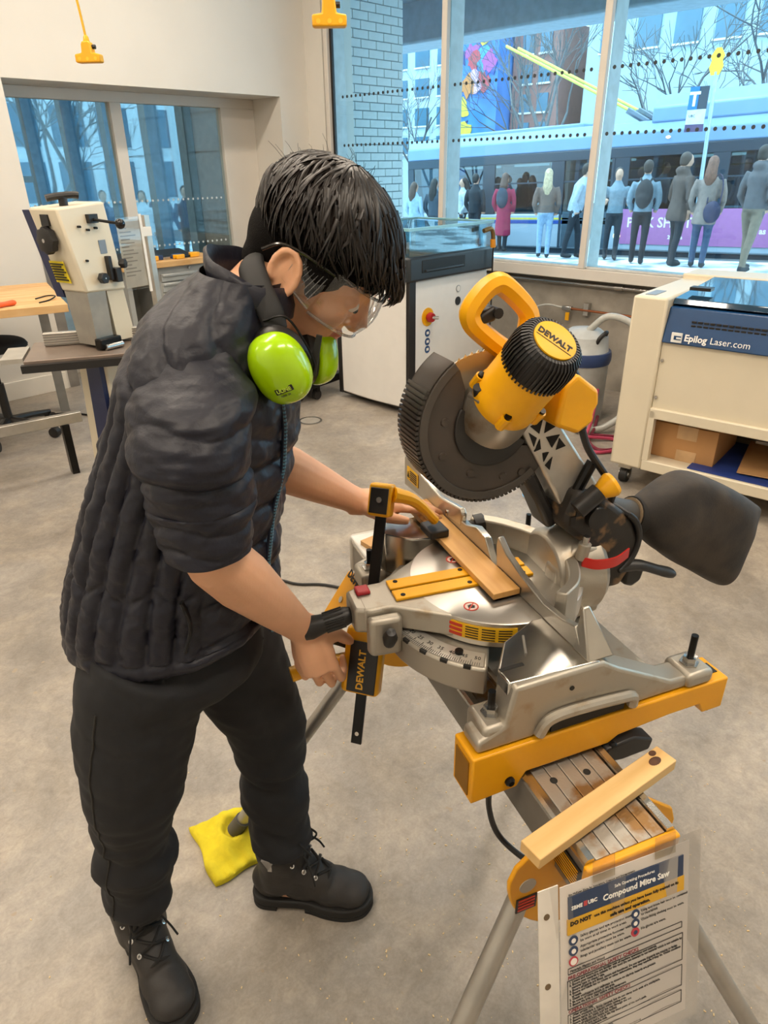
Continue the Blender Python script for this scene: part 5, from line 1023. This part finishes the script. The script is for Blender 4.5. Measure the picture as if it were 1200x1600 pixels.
# ---- hair: a cap plus many combed locks
hg = G()
for c, r in (((-.020, 0, .050), (.104, .086, .090)), ((.028, 0, .058), (.076, .077, .068)), ((-.052, 0, .012), (.064, .073, .074)), ((-.060, 0, -.040), (.038, .056, .042)), ((.050, 0, .056), (.048, .062, .040))): hg.ell(h(*c), r, HR, 24, 16)
for s in (-1, 1): hg.ell(h(.012, .068*s, .018), (.042, .016, .036), HR); hg.ell(h(.022, .070*s, -.010), (.012, .010, .024), HR)
hme = fuse(hg, .006, 5, .5, 'hair')
HAIR = mat('black_hair', '0C0908', .38, var=0, scale=60, col2='1A120D', stretch=(1, 1, 1), ramp=(.3, .8), spec=.42)
hme.materials.append(mat('short_hair', '0D0A08', .85, var=.2, scale=90, bump=.6, bscale=700, spec=.15)); cap = link('hair', hme, PE)
rr = random.Random(11); lk = G(); WH = V((-.050, -.010, .138))   # whorl
E0 = (V((-.010, 0, .048)), V((.111, .093, .087)))
for i in range(1500):
    a = rr.uniform(-PI, PI); ca, sa = math.cos(a), math.sin(a)
    front = max(0, ca); side = abs(sa)
    t1 = (1.55+.12*rr.random()) if ca > .25 else (1.80 if ca > -.35 else 2.0)
    t1 = t1*(1.0+.10*front); t0 = rr.uniform(.02, .95)*t1*.82; te = min(t0+rr.uniform(.55, .95), t1+rr.uniform(-.05, .14))
    if te-t0 < .22: continue
    pts = []; rad = []; n_ = 7; tw = rr.uniform(-.30, .30)+.18; lift = rr.uniform(.98, 1.055)
    for k in range(n_):
        t = t0+(te-t0)*k/(n_-1); aa = a+tw*(k/(n_-1))
        rx = 1.0+.05*math.sin(t*2); d = V((math.sin(t)*math.cos(aa)*rx-.25*math.cos(t), math.sin(t)*math.sin(aa), math.cos(t)*.97)); d.normalize()
        f = lift+.02*math.sin(3*t+i)
        p = E0[0]+V((d.x*E0[1].x*f, d.y*E0[1].y*f, d.z*E0[1].z*f))
        if math.cos(aa) > .3 and t > 1.15: p += V((.022, 0, .004))*min(1, (t-1.15)*2.0)*math.cos(aa)
        if p.x < -.02 and p.z < -.01: p.x *= .97; p.y *= .92
        pts.append(HM @ p); rad.append((.0044*(1-k/(n_-1))**.7+.0007)*rr.uniform(.7, 1.25))
    lk.tube(pts, rad, 5, cap=False, flat=.55)
lko = stuff(lk.obj('hair_locks', HAIR, cap, smooth=80))
fz = G()
for i in range(40):                                          # short flyaway hairs on the crown
    a = rr.uniform(-PI, PI); t = rr.uniform(.1, 1.3); d = V((math.sin(t)*math.cos(a)-.2, math.sin(t)*math.sin(a), math.cos(t))).normalized()
    p = E0[0]+V((d.x*E0[1].x, d.y*E0[1].y, d.z*E0[1].z))*1.03; q = p+d*rr.uniform(.008, .02)+V((rr.uniform(-.03, .01), rr.uniform(-.01, .01), 0)); fz.tube([HM @ p, HM @ ((p+q)*.5+d*.004), HM @ q], [.0003, .0003, .0002], 3, cap=False)
stuff(fz.obj('flyaway_hairs', HAIR, cap))
def sst(a, b, x): t = max(0, min(1, (x-a)/(b-a))); return t*t*(3-2*t)
# ---- trousers
pg = G(); PR = [.125, .112, .094, .088, .080, .064, .056]
for LG, K in ((LR, 1.0), (LL, 1.0)):
    pts = bez(LG[:-1], 8); n_ = len(pts)
    rad = []
    for i in range(n_):
        u = i/(n_-1); base = .122-.052*u-.008*math.sin(u*3.1); low = max(0, u-.45)
        rad.append(base+.0045*math.sin(u*46)*min(1, low*4)+.003*math.sin(u*23+1)*min(1, low*3))
    pg.tube(pts, rad, 20)
pg.tube([V((-.385, .99, .80)), V((-.380, .995, .86)), V((-.372, 1.0, .96))], [.130, .148, .145], 24)
pg.ell(V((-.38, .99, .85)), (.165, .170, .10))
tme = fuse(pg, .008, 6, .5, 'trousers')
for v in tme.vertices:
    p = v.co; lo_ = 1+1.2*sst(.62, .25, p.z) if p.z < .62 else 1.0; k = lo_*(.006*noise.noise(V((p.x*8+p.z*5, p.y*8, p.z*15)))+.0035*noise.noise(V((p.x*20+p.z*14, p.y*20, p.z*34+4)))); v.co = p+v.normal*k
tme.materials.append(mat('black_trousers', '16171B', .8, var=.12, scale=30, bump=.1, bscale=500)); TR = link('trousers', tme, PE)
# side seam
from mathutils.bvhtree import BVHTree
tbv = BVHTree.FromPolygons([v.co for v in tme.vertices], [tuple(p.vertices) for p in tme.polygons])
sm_ = G(); sp_ = bez(LR[:-1], 10)[4:-1]; sd2 = V((-.42, -.90, 0)).normalized(); sl_ = []
for p in sp_:
    hit = tbv.ray_cast(p+sd2*.4, -sd2)
    if hit[0] is not None: sl_.append(hit[0]+hit[1]*.0006)
sm_.tube(sl_, .0022, 6).obj('side_seam', INK, TR)
# ---- quilted jacket
yj = math.radians(-12); JD = V((math.cos(yj), math.sin(yj), 0)); JL = V((-math.sin(yj), math.cos(yj), 0))
KEY = [(.895, -.372, 1.0, .180, .180), (.94, -.368, 1.0, .178, .180), (1.04, -.346, 1.0, .160, .175), (1.124, -.318, 1.0, .146, .175), (1.218, -.282, 1.0, .134, .178), (1.285, -.259, 1.0, .118, .178), (1.353, -.244, 1.0, .100, .172), (1.399, -.235, 1.0, .083, .153), (1.434, -.224, 1.005, .069, .116), (1.455, -.200, 1.01, .055, .084), (1.470, -.184, 1.015, .047, .064)]
def kin(z):
    for a, b in zip(KEY, KEY[1:]):
        if a[0] <= z <= b[0]:
            t = (z-a[0])/(b[0]-a[0]); return [a[i]+(b[i]-a[i])*t for i in range(1, 5)]
    return list(KEY[-1][1:])
def pillow(u, p=3.0): u = u-math.floor(u); return 1-abs(2*u-1)**p
NZ, NA = 150, 336
jg = G(); rings = []
for i in range(NZ+1):
    z = .895+(1.470-.895)*i/NZ; cx, cy, a, b = [sum(kin(min(1.470, max(.895, z+o)))[k] for o in (-.02, 0, .02))/3 for k in range(4)]; ring = []
    lean = -.28*sst(.95, 1.45, z)
    for j in range(NA):
        th = 2*PI*j/NA; c, s = math.cos(th), math.sin(th)      # th=0 front, +90 left side, -90 near (right) side
        e = .95; q = JD*(a*math.copysign(abs(c)**e, c))+JL*(b*math.copysign(abs(s)**e, s))
        nrm = (JD*c/a+JL*s/b).normalized()
        fr_w = sst(.72, 1.02, abs(((th+PI) % (2*PI))-PI) if True else 0); fr_w = 1-sst(.75, 1.0, abs(((th+PI) % (2*PI))-PI))
        up_w = sst(1.27, 1.33, z+.03*c)
        vert = pillow(th/(2*PI)*26+.35*math.sin(z*3)+.5, 2.6); horz = pillow(z/.072+.12*math.sin(th*3)); yoke = pillow((z+.10*c)/.085+.3*s, 3.4)
        lowband = pillow((z-.895)/.034, 2.2) if z < .929 else 1
        brk = 1-.55*math.exp(-((z-1.045-.01*math.sin(th*13))/.006)**2)*(1-fr_w)
        pf_ = vert*brk*(1-fr_w)+horz*fr_w; pf_ = pf_*(1-up_w)+yoke*up_w
        if z < .929: pf_ = pf_*.25+lowband*.75
        amp = .0105*(1-sst(1.43, 1.47, z)*.5)
        p = V((cx, cy, z))+q+nrm*(amp*(pf_-.5)); p.z += lean*(q.dot(JD))*.9 + (.022*c if z < .95 else 0)*(1-sst(.90, .95, z))
        wr = .0055*noise.noise(p*12)+.0038*noise.noise(V((p.x*34+p.z*12, p.y*34, p.z*20)))+.0022*noise.noise(V((p.x*60, p.y*60, p.z*95))); ring.append(p+nrm*wr)
    rings.append(ring)
ctr0 = V((KEY[0][1], KEY[0][2], .905)); rings.insert(0, [ctr0+(p-ctr0)*.93+V((0, 0, .006)) for p in rings[0]])
jg.loft(rings, cap=False)
def sleeve(S, E, cut, r0, r1, seed, near):
    d = E-S; P0 = S+V((0, .07 if near else -.07, .050)); pts = bez([P0, S*.75+E*.25+V((0, -.006 if near else .006, 0)), S*.45+E*.55, S+d*cut], 14); n_ = len(pts); NR = 96; N2 = 5; rg = []
    x, y, _ = frame(d, (1, 0, 0)); tot = 0
    fine = []
    for k in range(n_-1):
        for m_ in range(N2): fine.append(pts[k]+(pts[k+1]-pts[k])*m_/N2)
    fine.append(pts[-1]); n_ = len(fine)
    for k, p in enumerate(fine):
        u = k/(n_-1); tot = u*d.length*1.12
        base = (r0+(r1-r0)*u)*(1-.45*(1-sst(0, .20, u)))
        ring = []
        for j in range(NR):
            th = 2*PI*j/NR; dirv = x*math.cos(th)+y*math.sin(th)
            w = tot+.010*math.sin(th*2+seed)+.006*math.sin(th*3+seed*2)
            if u < .72: pl = pillow(w/.070+.15, 3.0)
            else: pl = .45+.55*pillow(w/.034+.02*math.sin(5*th), 2.0)
            q = p+dirv*(base+.0085*(pl-.5))
            q += dirv*(.006*noise.noise(q*13+V((seed, 0, 0)))+.0042*noise.noise(V((q.x*20+q.z*14, q.y*20, q.z*44)))+.0022*noise.noise(V((q.x*50, q.y*50, q.z*100))))
            ring.append(q)
        rg.append(ring)
    c = fine[-1]; rg.append([c+(q-c)*.88+d.normalized()*.004 for q in rg[-1]]); rg.append([c+(q-c)*.72-d.normalized()*.006 for q in rg[-2]])
    jg.loft(rg, cap=False)
sleeve(SR, ER, .95, .084, .060, 1.3, True); sleeve(SL, EL, 1.02, .080, .056, 4.1, False)
JK = mat('puffer_nylon', '191A26', .46, var=.06, scale=16, bump=.4, bscale=60, spec=.4)
jo = jg.obj('jacket', JK, PE, smooth=80)
# collar, zip, pocket, hem
col = []
for k, (dz, ex) in enumerate(((-.01, 1.10), (.012, 1.18), (.030, 1.15), (.036, 1.05), (.028, .95), (.0, .93))):
    ring = []
    for j in range(80):
        th = 2*PI*j/80; c, s = math.cos(th), math.sin(th); a, b = .050*ex, .064*ex
        p = V((-.184, 1.014, 1.446+dz*.9))+JD*a*c+JL*b*s; p.z -= .55*a*c+.002*math.sin(th*5); ring.append(p)
    col.append(ring)
G().loft(col, cap=False).obj('collar', JK, jo, smooth=80)
def surf(z, th, out=.0):
    cx, cy, a, b = kin(z); c, s = math.cos(th), math.sin(th); e = .95; q = JD*(a*math.copysign(abs(c)**e, c))+JL*(b*math.copysign(abs(s)**e, s)); p = V((cx, cy, z))+q*(1+out); p.z += -.28*sst(.95, 1.45, z)*(q.dot(JD))*.9; return p
zp = [surf(.905+.53*k/24, -.10, .035) for k in range(25)]
G().tube(zp, .0042, 8).obj('zip_tape', mat('zip_navy', '1A2336', .5), jo)
g2 = G()
for k in range(90):
    p = surf(.905+.53*k/90, -.10, .055); g2.box(p, (.004, .006, .003))
stuff(g2.obj('zip_teeth', mat('zip_teal', '4E7F96', .4), jo))
pk = bez([surf(.955, -1.02, .055), surf(1.0, -.98, .06), surf(1.045, -1.06, .06)], 6); G().tube(pk, .006, 8, flat=.5).obj('pocket_zip', mat('pocket_black', '0D0D10', .6), jo)
# ---- boots
def boot(A, d, lab_side, hgt=.20):
    d = d.normalized(); s = V((-d.y, d.x, 0)); B = Matrix((d, s, V((0, 0, 1)))).transposed().to_4x4(); B.translation = V((A.x, A.y, 0)); R3 = B.to_3x3()
    q = lambda x, y, z: B @ V((x, y, z)); b = G()
    b.tube([q(-.012, 0, .07), q(-.005, 0, .13), q(-.01, 0, hgt)], [.056, .055, .058], 24)
    b.ell(q(-.030, 0, .065), (.056, .044, .050), R3); b.ell(q(.045, 0, .068), (.075, .045, .055), R3); b.ell(q(.115, .0, .052), (.068, .050, .040), R3); b.ell(q(.155, 0, .046), (.048, .049, .034), R3)
    b.tube([q(.02, 0, .115), q(.06, 0, .09), q(.10, 0, .07)], [.045, .042, .040], 16)
    me = fuse(b, .006, 6, .5, 'boot')
    for v in me.vertices: 
        if v.co.z < .022: v.co.z = .022
    for v in me.vertices: v.co += v.normal*.0018*noise.noise(v.co*30)
    me.materials.append(mat('black_nubuck', '211F1E', .6, var=.0, scale=18, col2='2E2B29', bump=.1, bscale=200)); bo_ = link('boot', me, PE)
    ol = [(-.085, .0), (-.080, .026), (-.060, .042), (-.02, .044), (.05, .042), (.10, .052), (.15, .054), (.19, .040), (.208, .012), (.208, -.012), (.19, -.040), (.15, -.054), (.10, -.052), (.05, -.042), (-.02, -.044), (-.060, -.042), (-.080, -.026)]
    ol = [(p.x, p.y) for p in bez([(x, y, 0) for x, y in ol+[ol[0]]], 4)[:-1]]
    so_ = G().prism(ol, 'z', .012, .036).xf(B).obj('sole', mat('sole_black', '191817', .7), bo_, bevel=.004); 
    g3 = G(); g3.prism([p for p in ol if p[0] < -.005], 'z', 0, .013); g3.prism([p for p in ol if p[0] > .045], 'z', 0, .013); stuff(g3.xf(B).obj('tread', mat('sole_black', '191817', .7), so_))
    for sd in (-1, 1):
        for k in range(5):
            x = .105-.025*k; z = .082+.024*k; yy = .020*sd+.004*sd*k
            e = G().lathe([(.0045, 0), (.0055, .002), (.003, .0025), (.0025, 0)], q(x, yy*1.25, z+.012), R3 @ V((.45, .55*sd, .75)), 12).obj('eyelet', STEEL, bo_)
    lc_ = G()
    for k in range(5):
        x = .105-.025*k; z = .099+.024*k; yy = .022+.004*k
        lc_.tube(bez([q(x, -yy, z), q(x+.004, 0, z+.016), q(x-.02, yy, z+.02)], 4), .0034, 6); lc_.tube(bez([q(x, yy, z), q(x+.004, 0, z+.016), q(x-.02, -yy, z+.02)], 4), .0034, 6)
    for sd in (-1, 1):
        lc_.tube(bez([q(.02, 0, .215), q(.045, .022*sd, .225), q(.075, .030*sd, .195), q(.06, .012*sd, .19), q(.03, 0, .21)], 5), .0025, 6); lc_.tube(bez([q(.02, 0, .205), q(.055, .025*sd, .19), q(.075, .042*sd, .155), q(.085, .052*sd, .12)], 5), .0025, 6)
    stuff(lc_.obj('laces', mat('lace_black', '141312', .8), bo_))
    G().tube([q(.0, 0, .14), q(.035, 0, .15), q(.03, 0, .21)], [.03, .034, .03], 14, flat=.8).obj('tongue', mat('tongue_black', '2A2826', .7), bo_)
    if lab_side:
        z_ = G().b2((-.022, -.058, .165), (-.012, -.054, .195)).xf(B).obj('zip_pull', STEEL, bo_); G().prism([(-.035, .20), (-.005, .20), (-.02, .17)], 'y', -.059, -.05).xf(B).obj('sock_gap', mat('sock_grey', '8E8A86', .8), bo_)
    return bo_
boot(LR[-1], V((.6, -.8, 0)), False, .22); boot(LL[-1], V((.993, -.12, 0)), True, .19)
# ------------------------------------------------------------------ things worn and the small things
SG = thing('safety_glasses', 'clear wraparound safety glasses worn by the person at the saw', 'safety glasses', M=PM)
CLR = glassmat('clear_polycarbonate', (.97, .98, .985), .07, .03); CLR2 = glassmat('clear_frame', (.88, .91, .93), .16, .08)
rings = []
for i in range(29):
    a = math.radians(-76+152*i/28); ring = []
    for k in range(7):
        z = -.042+.068*k/6; r = .094+.008*math.sin(PI*k/6); ring.append(h(.012+r*math.cos(a)*1.05, r*math.sin(a)*.86, z))
    rings.append(ring)
G().loft(rings, cap=False, closed=False).obj('lens', CLR, SG)
for z_, r_ in ((.027, .0024), (-.043, .0022)):
    G().tube([h(.012+.094*math.cos(math.radians(a))*1.05, .094*math.sin(math.radians(a))*.86, z_) for a in range(-76, 77, 8)], r_, 8).obj('lens_rim', CLR2, SG)
for s in (-1, 1):
    sh_ = G().loft([[h(.034-.052*k/6, (.079+.003*k/6)*s, -.040+.010*k/6), h(.034-.052*k/6, (.079+.003*k/6)*s, .026-.012*k/6)] for k in range(7)], cap=False, closed=False).obj('side_shield', CLR, SG)
    for k in range(7): G().tube([h(.026-.006*k, .0815*s, -.030+.004*k), h(.030-.006*k, .0815*s, .012-.001*k)], .0009, 5).obj('shield_vent', CLR2, sh_)
    G().tube([h(.034, .079*s, -.040), h(-.018, .082*s, -.030), h(-.018, .082*s, .014), h(.034, .079*s, .026)], .0022, 8).obj('shield_edge', CLR2, sh_)
    G().tube(bez([h(.036, .080*s, .022), h(.0, .083*s, .018), h(-.025, .086*s, .014), h(-.048, .085*s, .004), h(-.062, .083*s, -.018)], 6), .0026, 8).obj('temple', mat('temple_dark', '2B2724', .15, spec=.8), SG)
EMF = thing('earmuffs', 'lime green earmuffs hanging round the neck of the person', 'earmuffs', M=PM)
LIME = mat('lime_plastic', 'A8D600', .22, var=.03, scale=8, coat=.4)
def cup(c, n, upv, s=1.0, txt=False):
    n = V(n).normalized(); u = V(upv); u = (u-n*u.dot(n)).normalized(); w_ = u.cross(n); c = V(c); rings = []
    for (k, hh) in ((1.0, -.004), (1.03, .004), (1.02, .012), (.97, .022), (.86, .031), (.66, .038), (.36, .042), (.05, .043)):
        rings.append([c+n*hh*s+(w_*.038*math.copysign(abs(math.cos(t))**.85, math.cos(t))+u*.049*math.copysign(abs(math.sin(t))**.85, math.sin(t)))*k*s for t in [2*PI*i/40 for i in range(40)]])
    o = G().loft(rings).obj('ear_cup', LIME, EMF, subd=1)
    rings = [[c+n*hh*s+(w_*.036*math.cos(t)+u*.046*math.sin(t))*k*s for t in [2*PI*i/40 for i in range(40)]] for (k, hh) in ((1.0, -.003), (1.08, -.010), (1.08, -.020), (.9, -.026), (.5, -.024))]
    G().loft(rings).obj('cushion', BLK, EMF)
    if txt:
        f_ = face(c+n*.0405*s-u*.016*s+w_*.000, n, w_); pl_ = G().b2((-.0125, -.003, -.004), (.0125, .0055, .0015)).xf(f_).obj('brand_plate', INK, o)
        text('ULINE', .0075, mat('brand_lime', 'C9E84A', .5), pl_, f_ @ Matrix.Translation((-.0108, -.0013, .0017)), bold=.0002, ext=.0002)
        text('NRR 24', .0042, INK, o, f_ @ Matrix.Translation((-.008, -.0085, .0012)), ext=.0002)
    return o
cup((-.138, .925, 1.360), (.05, -.97, -.22), (-.35, -.1, .93), 1.03, True)
cup((-.108, 1.060, 1.340), (.80, .45, -.1), (-.3, .1, .95), .92)
bp2 = bez([(-.143, .942, 1.402), (-.150, .950, 1.426), (-.166, .972, 1.452), (-.180, 1.015, 1.478), (-.176, 1.06, 1.482), (-.145, 1.10, 1.44), (-.118, 1.09, 1.37)], 8)
rings = []; AX = V((.85, .25, .35)).normalized()
for i, p in enumerate(bp2):
    tg2 = (bp2[min(i+1, len(bp2)-1)]-bp2[max(i-1, 0)]).normalized(); o_ = p-V((-.150, 1.025, 1.43)); o_ = (o_-AX*o_.dot(AX)-tg2*o_.dot(tg2)).normalized(); u = tg2.cross(o_); wv = .018+.004*math.sin(PI*i/(len(bp2)-1))
    rings.append([p+u*wv+o_*.004, p+u*wv*.5+o_*.010, p-u*wv*.5+o_*.010, p-u*wv+o_*.004, p-u*wv*.8-o_*.004, p+u*wv*.8-o_*.004])
G().loft(rings).obj('headband', mat('band_black', '121212', .7), EMF, subd=1)
G().tube(bez([(-.158, .935, 1.418), (-.128, .93, 1.424), (-.105, .925, 1.395), (-.093, .93, 1.362), (-.096, .935, 1.345)], 6), .0016, 6).obj('wire_fork', BLKM, EMF)
G().prism([(-.006, -.028), (.006, -.028), (.004, .028), (-.004, .028)], 'y', -.003, .003).xf(Matrix.Translation((-.091, .938, 1.370)) @ Matrix.Rotation(.25, 4, 'Y')).obj('pivot_slider', BLK, EMF)
# yellow cloth round the stand foot
rr = random.Random(3); N_ = 34; vs = []; fs = []
foot = SAWM @ Vector((-.477, .401, 0))
cx_, cy_ = foot.x, foot.y
CM = Matrix.Translation((foot.x, foot.y, 0)) @ Matrix.Rotation(AZ-PI/2, 4, 'Z')
for i in range(N_+1):
    for j in range(N_+1):
        u, v = i/N_-.5, j/N_-.5; x = u*.165+.004*math.sin(v*9+.5); y = v*.185+.004*math.sin(u*8+1); x *= 1+.10*v; y *= 1-.12*u
        ca, sa = math.cos(.50), math.sin(.50); x, y = x*ca-y*sa, x*sa+y*ca; r_ = math.hypot(x-.0, y-.03)
        z = .016+.016*noise.noise(Vector((x*20, y*16, 2)))+.016*abs(noise.noise(Vector((x*26+y*20, y*8, 7))))+.012*math.exp(-((r_-.04)/.014)**2)
        edge = max(abs(u), abs(v))*2; z = max(.007, z*(1-.30*sst(.9, 1, edge))) if r_ > .028 else .009
        vs.append((x, y-.03, z))
n1 = len(vs); vs += [(x, y, .001) for x, y, z in vs]; k = N_+1
for i in range(N_):
    for j in range(N_): a = i*k+j; fs.append((a, a+k, a+k+1, a+1)); fs.append((n1+a, n1+a+1, n1+a+k+1, n1+a+k))
for i in range(N_): fs += [(i, i+1, n1+i+1, n1+i), (N_*k+i+1, N_*k+i, n1+N_*k+i, n1+N_*k+i+1), ((i+1)*k, i*k, n1+i*k, n1+(i+1)*k), (i*k+N_, (i+1)*k+N_, n1+(i+1)*k+N_, n1+i*k+N_)]
cl = G().add(vs, fs).obj('cleaning_cloth', mat('yellow_microfibre', 'E8D42A', .95, var=.08, scale=30, bump=.5, bscale=500), smooth=70); cl.matrix_world = CM; tag(cl, 'crumpled yellow cloth on the floor under a stand foot', 'cloth')
# sign sheet in a clear sleeve taped to the end of the stand
TL = math.radians(16)
SGN = thing('safety_sign', 'printed compound mitre saw procedure sheet in a clear sleeve taped to the stand', 'sign', M=SAWM @ Matrix.Translation((-.153, -.467, .780)) @ Matrix.Rotation(math.radians(3.5), 4, 'Y') @ Matrix.Rotation(-TL, 4, 'X'))
PAP = mat('paper', 'EFE6DC', .6, var=.01); PBL = mat('print_navy', '2F3F5C', .6); PYE = mat('print_amber', 'DFA92C', .6); PRD = mat('print_maroon', '8A2A33', .6)
W0, Wd, Hd = .022, .216, .279
pp = G().b2((W0, -.0006, -Hd-.012), (W0+Wd, .0, -.012)).obj('sheet', PAP, SGN)
def sl(n_=14):
    r = []
    for i in range(n_+1):
        x = -.004+.262*i/n_; r.append([(x, -.0022-.0014*math.sin(i*1.3), .0), (x, -.0022, -.15), (x, -.0022-.001*math.sin(i), -.305)])
    return r
G().loft(sl(), cap=False, closed=False).obj('sleeve', glassmat('vinyl_sleeve', (.97, .965, .96), .03, .12), SGN)
bs2 = G().b2((-.012, -.0028, -.305), (.018, -.0012, -.005)).obj('binder_strip', mat('strip_white', 'E6DED2', .35), SGN)
for z in (-.045, -.15, -.255): G().cyl((.0, -.0035, z), (.0, -.0025, z), .0045, n=14).obj('punch_hole', mat('punched_hole_brown', '6E5A40', .7), bs2)
fx = lambda x, z, y=-.0032: basis((x, y, z), (1, 0, 0), (0, 0, 1))
text('STAPLES', .0105, INK, bs2, basis((.006, -.0034, -.262), (0, 0, 1), (-1, 0, 0)), bold=.0002, ext=.0002)
hd_ = G().b2((W0+.012, -.0026, -.062), (W0+Wd-.012, -.0006, -.030)).obj('title_band', PBL, SGN)
text('Bio McEwen Zone for Innovators, Creators and Entrepreneurs', .0042, INK, SGN, fx(W0+.012, -.0275, -.0026), ext=.0002)
text('Safe Operating Procedures', .0062, WINK, hd_, fx(W0+.085, -.0395), ext=.0002)
text('Compound Mitre Saw', .0125, WINK, hd_, fx(W0+.066, -.0535), bold=.0003, ext=.0002)
text('SBME', .0075, WINK, hd_, fx(W0+.016, -.0490), bold=.0002, ext=.0002); text('UBC', .0075, WINK, hd_, fx(W0+.042, -.0490), bold=.0002, ext=.0002); G().b2((W0+.0355, -.0031, -.050), (W0+.041, -.0026, -.043)).obj('crest', mat('crest_red', 'C24A4A', .6), hd_)
yb_ = G().b2((W0+.010, -.0026, -.086), (W0+Wd-.010, -.0006, -.063)).obj('warning_band', PYE, SGN)
text('DO NOT', .0082, INK, yb_, fx(W0+.014, -.0725), bold=.0004, ext=.0002); text('use this machine unless you have been fully trained on its', .0062, INK, yb_, fx(W0+.052, -.0722), ext=.0002, bold=.0001); text('safe use and operation.', .0072, INK, yb_, fx(W0+.078, -.0815), ext=.0002, bold=.0002)
for k, (z, l1, l2) in enumerate(((-.096, 'Safety glasses and eye protection must', 'be worn at all times in work areas.'), (-.112, 'Appropriate protective footwear with', 'substantial uppers must be worn.'), (-.128, 'Rings and jewellery must not be worn.', ''))):
    ic = G().cyl((W0+.019, -.0029, z), (W0+.019, -.0022, z), .0072, n=20).obj('pictogram', PBL if k < 2 else mat('ban_red', 'C2404A', .6), SGN); G().cyl((W0+.019, -.0033, z), (W0+.019, -.0029, z), .0036 if k < 2 else .0052, n=14).obj('pictogram_mark', PAP, ic)
    text(l1, .0054, INK, SGN, fx(W0+.030, z+.001, -.0026), ext=.0002); text(l2, .0054, INK, SGN, fx(W0+.030, z-.006, -.0026), ext=.0002) if l2 else None
for k, (z, l1, l2) in enumerate(((-.094, 'Long and loose hair must be contained', 'or restrained.'), (-.1085, 'Close-fitting clothing must be worn.', ''), (-.1225, 'No gloves are worn.', ''))):
    ic = G().cyl((W0+.121, -.0029, z), (W0+.121, -.0022, z), .0068, n=20).obj('pictogram', PBL if k < 2 else MATS['ban_red'], SGN); G().cyl((W0+.121, -.0033, z), (W0+.121, -.0029, z), .0033, n=14).obj('pictogram_mark', PAP if k < 2 else PBL, ic)
    text(l1, .0052, INK, SGN, fx(W0+.131, z, -.0026), ext=.0002); text(l2, .0052, INK, SGN, fx(W0+.131, z-.0062, -.0026), ext=.0002) if l2 else None
def rule(x0, x1, z0, z1):
    g = G(); w_ = .0005
    for a in ((x0, x1, z0, z0+w_), (x0, x1, z1, z1+w_), (x0, x0+w_, z0, z1), (x1-w_, x1, z0, z1)): g.b2((a[0], -.0030, a[2]), (a[1], -.0024, a[3]))
    stuff(g.obj('ruled_box', INK, SGN))
rule(W0+.010, W0+Wd-.012, -.146, -.137); text('Materials: Plastics and Wood', .0048, INK, SGN, fx(W0+.013, -.1435, -.0026), ext=.0002)
blocks = ((-.154, 'PRE-OPERATIONAL SAFETY CHECKS', ('1. Locate and ensure you are familiar with all machine operations and controls.', '2. Ensure your material is suitable for this tool! Do not attempt to cut material which is not suitable by', '   material type or shape / size.', '3. Ensure all guards are fitted, secure and functional. Do not operate if guards are missing or faulty.', '4. Ensure saw blade has no cracks or other deformities, they may explode if they do. Check condition', '   of teeth.', '5. Check workspaces and walkways to ensure no slip/trip hazards are present', '6. Be aware of other people in the area.', '7. Ensure the area is clear before using equipment.')),
          (-.207, 'OPERATIONAL SAFETY CHECKS', ('1. Wear proper PPE.', '2. Ensure workpiece is firmly secured, but do not clamp both ends of a workpiece.', '3. Ensure hands are not placed within cutting area.', '4. Ensure blade can make it all the way through the cut.', '5. Ensure all adjustment knobs are locked.', '6. Always begin and end a cut at the top most point of the saw\'s path.', '7. Feed blade at a moderate rate.')),
          (-.250, 'HOUSEKEEPING', ('Check the condition of the equipment.', 'Return all components to storage racks.', 'Leave the area in a safe, clean, and tidy state', '                                                              Cuts and amputations')))
for z, ttl, lines in blocks:
    text(ttl, .0072, PRD, SGN, fx(W0+.010, z, -.0026), ext=.0002); 
    text('\n'.join(lines), .0046, INK, SGN, fx(W0+.012, z-.0065, -.0026), ext=.0002, bold=.00005)
    rule(W0+.009, W0+Wd-.010, z-.0025-len(lines)*.0049, z-.002)
for x in (.072, .175): G().b2((x, -.004, -.02), (x+.035, -.0026, .012)).obj('tape', glassmat('clear_tape', (.93, .90, .84), .05, .2), SGN)
# sawdust specks and chips on the floor: nobody could count them
rr = random.Random(21); g = G()
for i in range(900):
    a = rr.gauss(0, 1); q = SAWM @ Vector((rr.gauss(.05, .45), rr.gauss(-.25, .45), 0)); s = rr.uniform(.0008, .0028); g.box((q.x, q.y, s*.4), (s*rr.uniform(1, 2.5), s, s*.8), rr.uniform(0, 3))
sd_ = stuff(g.obj('sawdust', mat('wood_dust', 'E3C99A', .9))); tag(sd_, 'pale sawdust specks scattered on the concrete floor', 'sawdust')
bpy.data.scenes.remove(TMP)
